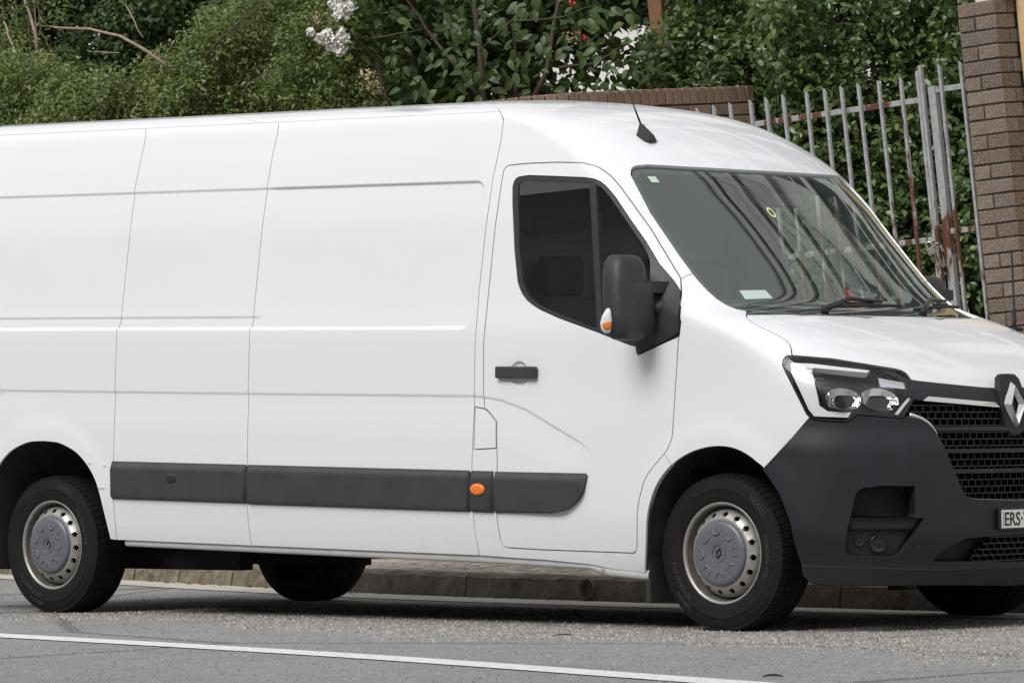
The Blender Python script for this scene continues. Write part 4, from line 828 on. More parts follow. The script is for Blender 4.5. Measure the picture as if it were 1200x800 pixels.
# ---- rubbing strips along the side
def rect(X0, X1, z0, z1): return [(float(QX(x, z)), z) for x, z in [(x, z1) for x in np.linspace(X0, X1, 14)]+[(x, z0) for x in np.linspace(X1, X0, 14)]]
for x0, x1 in ((-2.895, -2.850), (-1.440, -1.395), (-1.292, -1.262)):
    if x1 < -1.35: patch('trim_backing', [rect(x0, x1, .486, .662)], 'black_matt', van, .0045, .02, 0, .006)
def trim(pts, name, parent, zt, zb):
    off = lambda X, z: .004+.020*smoothstep(0, .030, zt-z)*smoothstep(0, .014, z-zb)
    return patch(name, [pts], 'trim_plastic', parent, off, .016, .0, .024)
t1 = feat('t1'); t2 = feat('t2'); t3 = feat('t3'); t4 = feat('t4')
trim(rect(Xq(t1[0]), -2.879, .483, .668), 'side_trim', van, .668, .483)
s_trim = trim(rect(-2.866, -1.425, .480, .668), 'side_trim', van, .668, .480)
trim(rect(-1.411, -1.278, .480, .6675), 'side_trim', van, .6675, .480)
trim(t4, 'side_trim', doors[0], .667, .478)
trim(rect(-5.32, -4.83, .483, .668), 'side_trim', van, .668, .483)
# amber repeater, towing-eye style socket, blanking studs
def oval(X, z, rx, rz, off, n=20): return [P1(float(QX(X+rx*math.cos(a), z+rz*math.sin(a))), z+rz*math.sin(a), off) for a in np.linspace(0, 2*math.pi, n, False)]
def dome(name, X, z, rx, rz, o0, o1, mat, parent, rim=None):
    q = MB(); n = 20; v = []; f = []
    prof = ((1, o0), (1, o0+.35*(o1-o0)), (.85, o0+.75*(o1-o0)), (.5, o1), (.02, o1))
    for s_, o_ in prof: v += oval(X, z, rx*s_, rz*s_, o_, n)
    for j in range(len(prof)-1):
        for k in range(n): f.append((j*n+k, j*n+(k+1) % n, (j+1)*n+(k+1) % n, (j+1)*n+k))
    q.add(v, f); return q.build(name, mat, parent, True)
X_, z_ = Xq(FEAT['marks'][1]), FEAT['marks'][1][1]
ml = dome('marker_bezel', X_, z_, .052, .034, .020, .026, 'black_gloss', van); dome('amber_lens', X_, z_, .045, .027, .024, .036, 'amber', ml)
X_, z_ = Xq(FEAT['marks'][0]), FEAT['marks'][0][1]
so = dome('socket_bezel', X_, z_, .047, .028, .020, .026, 'trim_plastic', van); dome('socket_hole', X_, z_, .040, .022, .022, .0275, 'black_matt', so)
for mi in (12, 13, 14, 15):
    m_ = FEAT['marks'][mi]; dome('stud', Xq(m_), m_[1], .011, .009, .001, .004, WP, van); dome('stud_hole', Xq(m_), m_[1], .004, .003, .003, .0045, 'black_matt', van)
# ---- rocker under the side
rk = feat('rocker'); btq = [(Xq(p), p[1]) for p in bt]; rkx = [(Xq(p), p[1]) for p in rk]; rkx.sort(); btq.sort()
for fr in (False, True):
    q_ = MB(); v = []; f = []
    xs_ = np.linspace(-3.78, -.40, 60)
    for x in xs_:
        zt = np.interp(x, [p[0] for p in btq], [p[1] for p in btq])+.012; zb = np.interp(x, [p[0] for p in rkx], [p[1] for p in rkx])
        for h, z in ((.985, zt), (.993, zt-.018), (.992, zb+.008), (.984, zb), (.90, zb-.004)): v.append(to_road(np.array([x, h, z]), fr))
    for i in range(len(xs_)-1):
        for k in range(4): f.append((i*5+k, (i+1)*5+k, (i+1)*5+k+1, i*5+k+1))
    q_.add(v, f); q_.build('sill', 'sill_paint', van, True)
# ---- wheel arches
def arch_liner(name, pts, h1, fr):
    q_ = MB(); v = []; f = []; n = len(pts)
    for (x, h, z) in pts:
        for hh in (h-.004, h-.03, h1): v.append(to_road(np.array([x, hh, z + (.0 if hh > h-.02 else .02)]), fr))
    for i in range(n-1):
        for k in range(2): f.append((i*3+k, (i+1)*3+k, (i+1)*3+k+1, i*3+k+1))
    base = len(v)
    cx = np.mean([p[0] for p in pts]); v.append(to_road(np.array([cx, h1, .25]), fr))
    for i in range(n-1): f.append((i*3+2, (i+1)*3+2, base))
    q_.add(v, f); return q_.build(name, 'arch_liner', van, True)
fp = [tuple(P0(q, z)) for q, z in FA]; rp = [tuple(P0(q, z)) for q, z in RARCH[1:-1]]
for fr in (False, True): arch_liner('wheel_arch', fp, .60, fr); arch_liner('wheel_arch', rp, .62, fr)
# ---- mud flaps
for x0, fr, zt in ((-.405, False, .46), (-.405, True, .46), (-4.76, False, .42), (-4.76, True, .42)):
    q_ = MB(); y0, y1 = (.74, .985); ys_ = (y0, y1) if fr else (-y1, -y0)
    zo = -RAKE*x0; q_.box((x0-.02, ys_[0], .105+zo), (x0+.006, ys_[1], zt+zo), .006); fl_ = q_.build('mud_flap', 'arch_liner', van)
    for zz_ in (zt-.04, zt-.14):
        q_ = MB(); q_.box((x0+.004, ys_[0]*.5+ys_[1]*.5-.008, zz_+zo-.006), (x0+.012, ys_[0]*.5+ys_[1]*.5+.008, zz_+zo+.006), .002); q_.build('screw', 'chrome', fl_)
# ---- underbody
q_ = MB(); q_.box((-5.0, -.55, .34), (.55, .55, .42)); q_.build('underbody', 'black_matt', van)
for y in (-.42, .42):
    q_ = MB(); q_.box((-4.9, y-.05, .205), (-3.52, y+.05, .31), .006); q_.build('chassis_rail', 'black_matt', van)
q_ = MB(); q_.box((-4.15, .15, .235), (-3.52, .62, .42), .03); q_.build('fuel_tank', 'black_matt', van)
for y in (-.42, .42):
    q_ = MB(); q_.box((-3.51, y-.05, .335), (-.6, y+.05, .40), .006); q_.build('floor_rail', 'black_matt', van)
q_ = MB(); q_.tube([(-4.332, -.8, .335), (-4.332, .8, .335)], .05, 12); q_.build('rear_axle', 'black_matt', van)
q_ = MB(); q_.box((-1.15, -.5, .225), (.45, .5, .38), .03); q_.build('engine_tray', 'black_matt', van)
q_ = MB(); q_.tube([(-1.6, -.2, .36), (-2.6, -.25, .37), (-3.4, -.3, .37)], .035, 10); q_.build('exhaust_pipe', 'arch_liner', van, True)

# ---- headlights
def H4(k): return feat(k)
for fr in (False, True):
    hl = empty('headlight', None, parent=van)
    patch('lamp_bezel', [HL, inset(HL, .013)], 'black_gloss', hl, .001, .02, .002, .03, (fr,))
    HI = inset(HL, .010)
    patch('lamp_housing', [HI], 'black_gloss', hl, -.055, .03, 0, 0, (fr,))
    # chamber walls
    pts = T(HI); q_ = MB(); v = []; f = []
    for t_, z in pts:
        q = float(to_q(t_)); v += [P1(q, z, -.004, fr), P1(q, z, -.056, fr)]
    n = len(pts)
    for i in range(n): f.append((2*i, 2*((i+1) % n), 2*((i+1) % n)+1, 2*i+1))
    q_.add(v, f); q_.build('lamp_wall', 'black_gloss', hl)
    drl = patch('running_light', [H4('hl_drl')], 'lamp_white', hl, -.005, .02, 0, .03, (fr,))[0]
    patch('running_light_strip', [H4('hl_line')], 'lamp_white', hl, -.006, .02, 0, .01, (fr,))
    patch('turn_signal', [H4('hl_top')], 'reflector', hl, -.008, .02, 0, .012, (fr,))
    dk = T(H4('hl_dark')); lo, hi = dk.min(0), dk.max(0)
    for (ft, fz, rx, rz) in ((.79, .36, .080, .054), (.43, .37, .096, .056)):
        # bowl: paraboloid mirror with a bulb and a half shield
        tc = lo[0]+(hi[0]-lo[0])*ft; zc = lo[1]+(hi[1]-lo[1])*fz; q = float(to_q(tc))
        c0 = P1(q, zc, -.022, fr); ax = P1(q, zc, 0, fr)-c0; ax /= np.linalg.norm(ax); fw = np.array([1, 0, -.02]); fw /= np.linalg.norm(fw); ax = ax*.5+fw*.35+np.array([0, 0, .42]); ax /= np.linalg.norm(ax)
        u_ = np.cross([0, 0, 1], ax); u_ /= np.linalg.norm(u_); w_ = np.cross(ax, u_)
        q_ = MB(); v = []; f = []; n = 28
        for j in range(8):
            s = 1-j/8+.02
            for k in range(n):
                a = 2*math.pi*k/n; fac = 1+.07*math.cos(5*a+j)*(j % 2)
                v.append(c0 + u_*rx*s*fac*math.cos(a) + w_*rz*s*fac*math.sin(a) - ax*.05*(1-s*s))
        for j in range(7):
            for k in range(n): f.append((j*n+k, j*n+(k+1) % n, (j+1)*n+(k+1) % n, (j+1)*n+k))
        q_.add(v, f); bo = q_.build('reflector_bowl', 'reflector', hl, False)
        q_ = MB(); v = []                              # dark lid over the upper part of the bowl
        for k in range(13):
            a = .25+(math.pi-.5)*k/12; v += [c0+u_*rx*1.04*math.cos(a)+w_*rz*1.04*math.sin(a)+ax*.004, c0+u_*rx*.93*math.cos(a)+w_*(rz*(.30+.25*math.sin(a)))-ax*.012]
        q_.add(v, [(2*k, 2*k+1, 2*k+3, 2*k+2) for k in range(12)]); q_.build('bowl_lid', 'chrome', bo, False)
    q_ = MB()
    for k in range(9):                                # fine ribs in the running light
        zz_ = np.interp(k, [0, 8], [1.14, .975]); aa = P1(.765-.02*k/8, zz_, -.0040, fr); bb_ = P1(.735-.02*k/8, zz_-.004, -.0040, fr)
        q_.tube([aa, bb_], .0016, 4)
    q_.build('light_ribs', 'hubcap_grey', drl)
    patch('lens', [inset(HL, .006)], 'lamp_glass', hl, -.001, .025, 0, 0, (fr,))
# ---- grille
gv = empty('grille', None, parent=van)
patch('grille_backing', [GRILLE], 'black_matt', gv, -.060, .03, 0, 0, (False, True), True)
pts = [p for p in GRL]; q_ = MB()
for fr in (False, True):                              # wall of the opening
    v = []; f = []
    ring = [(0, .5690)]+GRL[::-1]
    for q, z in ring: v += [P1(q, z, .002, fr), P1(q, z, -.062, fr)]
    for i in range(len(ring)-1): f.append((2*i, 2*i+2, 2*i+3, 2*i+1))
    q_.add(v, f)
q_.build('grille_wall', 'bumper_plastic', gv)
def row_q(z):                                         # where the opening ends at height z
    g_ = sorted([(p[1], p[0]) for p in GRL]+[(1.0, .53)]); return np.interp(z, [p[0] for p in g_], [p[1] for p in g_])
PANEL = [(0, 1.0535)]+[(q, z-.002) for q, z in BF[::-1]]+[(.475, 1.025), (.44, 1.005), (.20, .990), (0, .985)]
patch('upper_panel', [PANEL], 'bumper_plastic', gv, .002, .025, 0, .05, (False, True), True)
q_ = MB()
bars = [.882, .787, .700]                             # wide horizontal bars
lev = np.linspace(.985, .575, 15)
def ribbon(q_, qs, z, hz, d0, d1, fr):
    v = []; f = []
    for q in qs: v += [P1(q, z-hz, d0, fr), P1(q, z+hz, d0, fr), P1(q, z+hz, d1, fr), P1(q, z-hz, d1, fr)]
    for i in range(len(qs)-1):
        for k in range(4): f.append((i*4+k, i*4+(k+1) % 4, i*4+4+(k+1) % 4, i*4+4+k))
    q_.add(v, f)
for fr in (False, True):
    for i, z in enumerate(lev): ribbon(q_, np.linspace(0, row_q(z)+.01, 9), z, .0022, -.012, -.045, fr)
    for i in range(len(lev)-1):
        q = .016 if i % 2 else .0; zc = (lev[i]+lev[i+1])/2
        while q < row_q(zc):
            v = []
            for (dq, d) in ((-.0013, -.013), (.0013, -.013), (.0013, -.045), (-.0013, -.045)):
                v += [P1(q+dq, lev[i], d, fr), P1(q+dq, lev[i+1], d, fr)]
            q_.add(v, [(0, 1, 3, 2), (2, 3, 5, 4), (4, 5, 7, 6), (6, 7, 1, 0)]); q += .032
tag(q_.build('grille_mesh', 'grille_plastic', gv), kind='stuff')
for z in bars:
    q_ = MB()
    for fr in (False, True): ribbon(q_, np.linspace(0, row_q(z), 12), z, .009, -.002, -.04, fr)
    q_.build('grille_bar', 'grille_plastic', gv, False)
def strip_tube(name, pts, rad, mat, parent, off, fr): 
    q_ = MB(); q_.tube([P1(q, z, off, fr) for q, z in pts], rad, 6); return q_.build(name, mat, parent, True)
cs = feat('chrome')
for fr in (False, True):
    patch('chrome_strip', [cs], 'chrome', gv, .007, .02, 0, .012, (fr,))
    k = len(GRL); strip_tube('chrome_edge', GRL[2:k//2+6], list(np.linspace(.012, .0035, len(GRL[2:k//2+6]))), 'chrome', gv, -.004, fr)
    strip_tube('edge_trim', GRL[k//2+3:]+[(0, .5690)], .0035, 'hubcap_grey', gv, -.002, fr)
# shield round the badge, and the open diamond badge itself
SX = float(P0(0, .95)[0])
q_ = MB(); sh = [(.0, 1.120), (.050, 1.118), (.076, 1.102), (.090, 1.05), (.088, .98), (.070, .89), (.040, .852), (0, .845)]
v = []; f = []
for dx, s in ((.014, 1.0), (.024, .93)):
    for y, z in [(y, z) for y, z in sh]+[(-y, z) for y, z in sh[::-1][1:-1]]:
        zc = .985; v.append(to_road(np.array([SX-.012-.9*y*y+dx-.25*max(0, z-1.0), y*s, zc+(z-zc)*s])))
    if dx == .014: n = len(v)
for k in range(n): f.append((k, (k+1) % n, n+(k+1) % n, n+k))
f.append(tuple(range(n, 2*n)))
nb = len(v)
for k in range(n): p = v[k]; v.append(p-np.array([.016, 0, 0]))
for k in range(n): f.append((k, nb+k, nb+(k+1) % n, (k+1) % n))
q_.add(v, f); sh_o = q_.build('badge_shield', 'bumper_plastic', gv)
eb = empty('badge', None, parent=gv)
zc = .984; o1 = [(0, .104), (.073, 0.004), (0, -.104), (-.073, .004)]
def dia(s, w=1.0): return [(y*s*w, z*s) for y, z in o1]
q_ = MB(); v = []; f = []
outer = dia(1.0); mid = dia(.80, .86); inner = dia(.58, .60)
for ring_, dx in ((outer, .012), (mid, .038), (inner, .018)):
    for y, z in ring_:
        v.append(to_road(np.array([SX-.010+dx-.25*max(0, z+zc-1.0), -y, zc+z])))
for r in range(2):
    for k in range(4): f.append((r*4+k, r*4+(k+1) % 4, r*4+4+(k+1) % 4, r*4+4+k))
q_.add(v, f); q_.build('diamond', 'chrome', eb)
# ---- bumper: fog recess, lower grille, lip, number plate
bmp = [o for o in C.objects if o.name == 'bumper'][0]
for fr in (False, True):
    q_ = MB(); rr = T(FOG1); v = []; f = []; n = len(rr)
    for t_, z in rr: q = float(to_q(t_)); v += [P1(q, z, .002, fr), P1(q-.015, z-.01, -.075, fr)]
    for i in range(n): f.append((2*i, 2*((i+1) % n), 2*((i+1) % n)+1, 2*i+1))
    f.append(tuple(2*i+1 for i in range(n))); q_.add(v, f); q_.build('intake', 'black_matt', bmp)
    zt2 = max(p[1] for p in FOG2)
    fp_ = patch('fog_panel', [FOG2], 'bumper_plastic', bmp, lambda X, z: -.004-.022*smoothstep(zt2-.055, zt2-.07, z), .014, .001, .02, (fr,))[0]
    (q1, z1), (q2, z2) = FEAT['fogc'][0], FEAT['fogc'][1]
    for q, z, r_, o1_, mat in ((q1, z1, .034, -.010, 'black_gloss'), (q2, z2, .020, -.016, 'bumper_plastic')):
        c0 = P1(q, z, o1_-.012, fr); ax = P1(q, z, 0, fr)-P1(q, z, -.05, fr); ax /= np.linalg.norm(ax); u_ = np.cross([0, 0, 1], ax); u_ /= np.linalg.norm(u_); w_ = np.cross(ax, u_)
        q_ = MB(); v = []; f = []; n = 20
        for s, d in ((1.15, 0), (1.15, .012), (1.0, .014), (.92, .008), (.4, .012), (.02, .013)):
            for k in range(n): a = 2*math.pi*k/n; v.append(c0+r_*s*(u_*math.cos(a)+w_*math.sin(a))+ax*d)
        for j in range(5):
            for k in range(n): f.append((j*n+k, j*n+(k+1) % n, (j+1)*n+(k+1) % n, (j+1)*n+k))
        q_.add(v, f); q_.build('fog_lamp' if r_ > .03 else 'blank_plug', mat, fp_, True)
patch('lower_grille_back', [LOWGR], 'black_matt', bmp, -.06, .03, 0, 0, (False, True), True)
q_ = MB(); ll = np.linspace(.412, .310, 5)
lgp = sorted([(p[1], p[0]) for p in lg]); lq = lambda z: np.interp(z, [.306, .312, .34, .40, .419], [.245, .245, .225, .165, .125]) if True else 0
for fr in (False, True):
    for z in ll: ribbon(q_, np.linspace(0, lq(z)+.004, 8), z, .0028, -.004, -.04, fr)
    for i in range(len(ll)-1):
        q = .018 if i % 2 else 0.; zc_ = (ll[i]+ll[i+1])/2
        while q < lq(zc_):
            v = []
            for (dq, d) in ((-.0018, -.004), (.0018, -.004), (.0018, -.04), (-.0018, -.04)): v += [P1(q+dq+.006, ll[i], d, fr), P1(q+dq-.006, ll[i+1], d, fr)]
            q_.add(v, [(0, 1, 3, 2), (2, 3, 5, 4), (4, 5, 7, 6), (6, 7, 1, 0)]); q += .036
tag(q_.build('lower_grille_mesh', 'grille_plastic', bmp), kind='stuff')
LIP = [(0, .1965)]+bb[::-1]
lipz = feat('bumplip')
for fr in (False, True):
    q_ = MB(); v = []; f = []
    qs_ = np.linspace(0, .853, 40); bq = np.array(sorted([(q, z) for q, z in bb])); lz = np.array(sorted([(q, z) for q, z in lipz]))
    for q in qs_:
        zt = np.interp(q, lz[:, 0], lz[:, 1]); zb = np.interp(q, bq[:, 0], bq[:, 1]); zb = min(zb, zt-.01)
        v += [P1(q, zt, .002, fr), P1(q, zt-.004, .009, fr), P1(q, zb+.008, .007, fr), P1(q, zb-.004, -.006, fr), P1(q, zb-.002, -.12, fr)]
    for i in range(len(qs_)-1):
        for k in range(4): f.append((i*5+k, i*5+5+k, i*5+6+k, i*5+k+1))
    q_.add(v, f); q_.build('bumper_lip', 'black_matt', bmp, False)
npl = empty('number_plate', None, parent=van)
PXc = float(P0(0, .49)[0])+.038
M_ = Matrix.Translation(to_road(np.array([PXc, 0, .492]))) @ Matrix(((0, 0, 1, 0), (1, 0, 0, 0), (0, 1, 0, 0), (0, 0, 0, 1)))   # local x -> +y (to the right seen from ahead), y -> up, z -> forward
q_ = MB(); q_.box((-.200, -.048, -.012), (.200, .048, .004), .006, np.array(M_)); q_.build('plate_holder', 'plate_black', npl)
q_ = MB(); q_.box((-.188, -.039, .004), (.188, .039, .007), .0015, np.array(M_)); q_.build('plate', 'plate_white', npl)
v, f = text_geo('ERS\u00b77', .082, .0008, .001); v = v*np.array([.92, 1.0, 1.0]); v[:, 0] += -.168-v[:, 0].min(); v[:, 1] -= (v[:, 1].max()+v[:, 1].min())/2; v[:, 2] += .0078
add_mesh('plate_letters', [tuple(M_ @ Vector(p)) for p in v], f, 'plate_black', npl)
q_ = MB()
for k in range(9):                                    # the small state lettering down the left edge reads only as a dark mark
    q_.box((-.182, -.032+.0075*k, .007), (-.177+.002*(k % 2), -.028+.0075*k, .0078), 0, np.array(M_))
q_.build('plate_side_mark', 'plate_black', npl)

# ---- wheels
def build_wheel():
    R0 = .345; hw = .1125; w = empty('wheel', None, parent=van)
    ty = empty('tyre', None, parent=w)
    # outer side is -y.  carcass
    prof = [(.212, -.085), (.214, -.098), (.226, -.106), (.245, -.1105), (.262, -.1125), (.275, -.1128), (.277, -.1142), (.281, -.1142), (.283, -.1125), (.300, -.1105), (.315, -.107), (.326, -.101), (.333, -.094), (.337, -.086), (.3385, -.05), (.339, 0), (.3385, .05), (.337, .086), (.326, .101), (.30, .1105), (.262, .1125), (.226, .106), (.212, .085)]
    MB().lathe_y(prof, 96).build('carcass', 'tyre_rubber', ty, True)
    q_ = MB(); nb = 64                                # tread: shoulder blocks and ribs
    for k in range(nb):
        a0 = 2*math.pi*k/nb; a1 = a0+2*math.pi/nb*.88
        for (ya, yb, sk, r1) in ((-.101, -.058, .012, R0), (-.050, -.018, -.02, R0+.001), (-.010, .010, .02, R0+.001), (.018, .050, -.02, R0+.001), (.058, .101, .012, R0)):
            v = []
            for a, sgn in ((a0, 0), (a1, 0)):
                for y, r in ((ya, r1-(.008 if ya < -.09 else 0)), (yb, r1-(.008 if yb > .09 else 0))):
                    aa = a+sk*(1 if y == yb else -1)
                    rr_ = r-.012 if False else r
                    v += [(rr_*math.cos(aa), y, rr_*math.sin(aa)), ((r-.018)*math.cos(aa), y*1.01, (r-.018)*math.sin(aa))]
            q_.add(v, [(0, 2, 6, 4), (0, 1, 3, 2), (4, 6, 7, 5), (0, 4, 5, 1), (2, 3, 7, 6)])
    q_.build('tread', 'tyre_rubber', ty)
    lettering = MB()
    def ring_text(txt, a_mid, r, size):
        v, f = text_geo(txt, size, .0010, .0004); wv = v[:, 0].max()-v[:, 0].min()
        out = []
        for x, y, z in v:
            rr = r+y; a = a_mid - x/r; out.append((rr*math.cos(a), -.1122-z-.0008+ (0 if rr < .29 else (rr-.29)*.12), rr*math.sin(a)))
        lettering.add(out, f)
    ring_text('NEXEN', math.radians(62), .298, .034); ring_text('NEXEN', math.radians(242), .298, .030)
    ring_text('ROADIAN CT8', math.radians(222)+.08, .262, .028); ring_text('ROADIAN CT8', math.radians(15), .262, .028)
    tag(lettering.build('tyre_lettering', 'hub_letter', ty), kind='stuff')
    # rim: flange, well and holed disc
    rim = empty('rim', None, parent=w)
    MB().lathe_y([(.212, -.086), (.2205, -.0995), (.2225, -.102), (.2185, -.1035), (.2100, -.098), (.2082, -.090)], 72).build('rim_flange', 'wheel_steel', rim, True)
    MB().lathe_y([(.2082, -.090), (.2055, -.060), (.196, -.046), (.1935, -.020), (.1935, .09)], 72).build('rim_well', 'wheel_well', rim, True)
    # disc with 16 holes, cut in the flat then dished
    def dish(r): return np.interp(r, [0, .10, .138, .150, .160, .172, .184, .1935], [-.09, -.104, -.1095, -.108, -.1045, -.094, -.078, -.060])
    polys_ = []; holes = []
    na = 64
    polys_.append(([(.1935*math.cos(2*math.pi*k/na), .1935*math.sin(2*math.pi*k/na)) for k in range(na)], True))
    inn = [(.118*math.cos(2*math.pi*k/48), .118*math.sin(2*math.pi*k/48)) for k in range(48)]; polys_.append((inn, True))
    for h in range(16):
        a = 2*math.pi*(h+.5)/16; c = np.array([math.cos(a), math.sin(a)])*.1685; er = np.array([math.cos(a), math.sin(a)]); et = np.array([-er[1], er[0]])
        hp = [tuple(c+er*.0105*math.cos(t)+et*.0135*math.sin(t)) for t in np.linspace(0, 2*math.pi, 14, False)]; holes.append(hp); polys_.append((hp, True))
    gg = np.array([(r*math.cos(a), r*math.sin(a)) for r in (.126, .134, .142, .150, .157, .182, .188) for a in np.linspace(0, 2*math.pi, 72, False)])
    def keep(c):
        rr_ = np.hypot(c[:, 0], c[:, 1]); k = (rr_ > .1165) & (rr_ < .1936)
        for hp in holes: k &= ~inside(c, hp)
        return k
    V, F, k = triangulate(polys_, gg, keep, .003)
    F = F[k]; rr_ = np.hypot(V[:, 0], V[:, 1]); v3 = np.stack([V[:, 0], dish(rr_), V[:, 1]], 1)
    q_ = MB(); q_.add(v3, [tuple(x) for x in F])
    for hp in holes:
        n0 = len(hp); a = [(x, float(dish(math.hypot(x, z))), z) for x, z in hp]; b = [(x, y+.012, z) for x, y, z in a]
        q_.add(a+b, [(i, (i+1) % n0, n0+(i+1) % n0, n0+i) for i in range(n0)])
    q_.build('rim_disc', 'wheel_steel', rim, True)
    MB().lathe_y([(.19, -.03), (.17, -.025), (.02, -.025)], 40).build('brake_drum', 'black_matt', rim, True)
    # hub cap: shallow dome with pressed ribs and an open diamond
    hub = empty('hub_cap', None, parent=w)
    cap = lambda r: np.interp(r, [0, .035, .05, .09, .125, .138, .1425, .144], [-.1225, -.1235, -.1275, -.1300, -.1275, -.1225, -.1165, -.108])
    MB().lathe_y([(r, float(cap(r))) for r in (.144, .1435, .1425, .138, .125, .11, .09, .07, .052, .047, .044, .034, .002)], 64).build('cap_dome', 'hubcap_grey', hub, True)
    q_ = MB()
    for k in range(8):                                # pairs of radial ribs joined by a bar, like pressed brackets
        a = 2*math.pi*(k+.5)/8; er = np.array([math.cos(a), math.sin(a)]); et = np.array([-er[1], er[0]])
        pl_ = [er*.112+et*.020, er*.092+et*.017, er*.082+et*.010, er*.082-et*.010, er*.092-et*.017, er*.112-et*.020]
        q_.tube([(p[0], float(cap(np.hypot(*p)))+.0005, p[1]) for p in pl_], [.0015, .0050, .0060, .0060, .0050, .0015], 6)
    q_.build('cap_ribs', 'hubcap_grey', hub, True)
    q_ = MB(); q_.tube([(.037*math.cos(a), -.1255, .037*math.sin(a)) for a in np.linspace(0, 2*math.pi, 33)], .0022, 6, False); q_.build('cap_ring', 'hubcap_grey', hub, True)
    q_ = MB(); oo = [(0, .027), (.018, 0), (0, -.027), (-.018, 0)]; v = []
    for s, y in ((1, -.122), (.82, -.1285), (.45, -.1225)): v += [(x*s, y, z*s) for x, z in oo]
    q_.add(v, [(r*4+k, r*4+(k+1) % 4, r*4+4+(k+1) % 4, r*4+4+k) for r in range(2) for k in range(4)]); q_.build('cap_diamond', 'plate_black', hub)
    return w
MAT['wheel_well'] = simple('wheel_well', (.15, .14, .125), .6, .3, .3, 20)
MAT['hub_letter'] = simple('tyre_letter', (.038, .037, .035), .8)
w0 = build_wheel()
def copy_tree(o, parent):
    c = o.copy(); C.objects.link(c); c.parent = parent
    for ch in list(o.children): copy_tree(ch, c)
    return c
w0.location = (0, -.865, .337); w0.rotation_euler = (0, .3, 0)
for x, y, far, rot in ((-4.352, -.858, False, -.12), (0, .865, True, 1.0), (-4.345, .858, True, .4)):
    w = copy_tree(w0, van); w.location = (x, y, .337); w.rotation_euler = (0, rot, math.pi if far else 0)

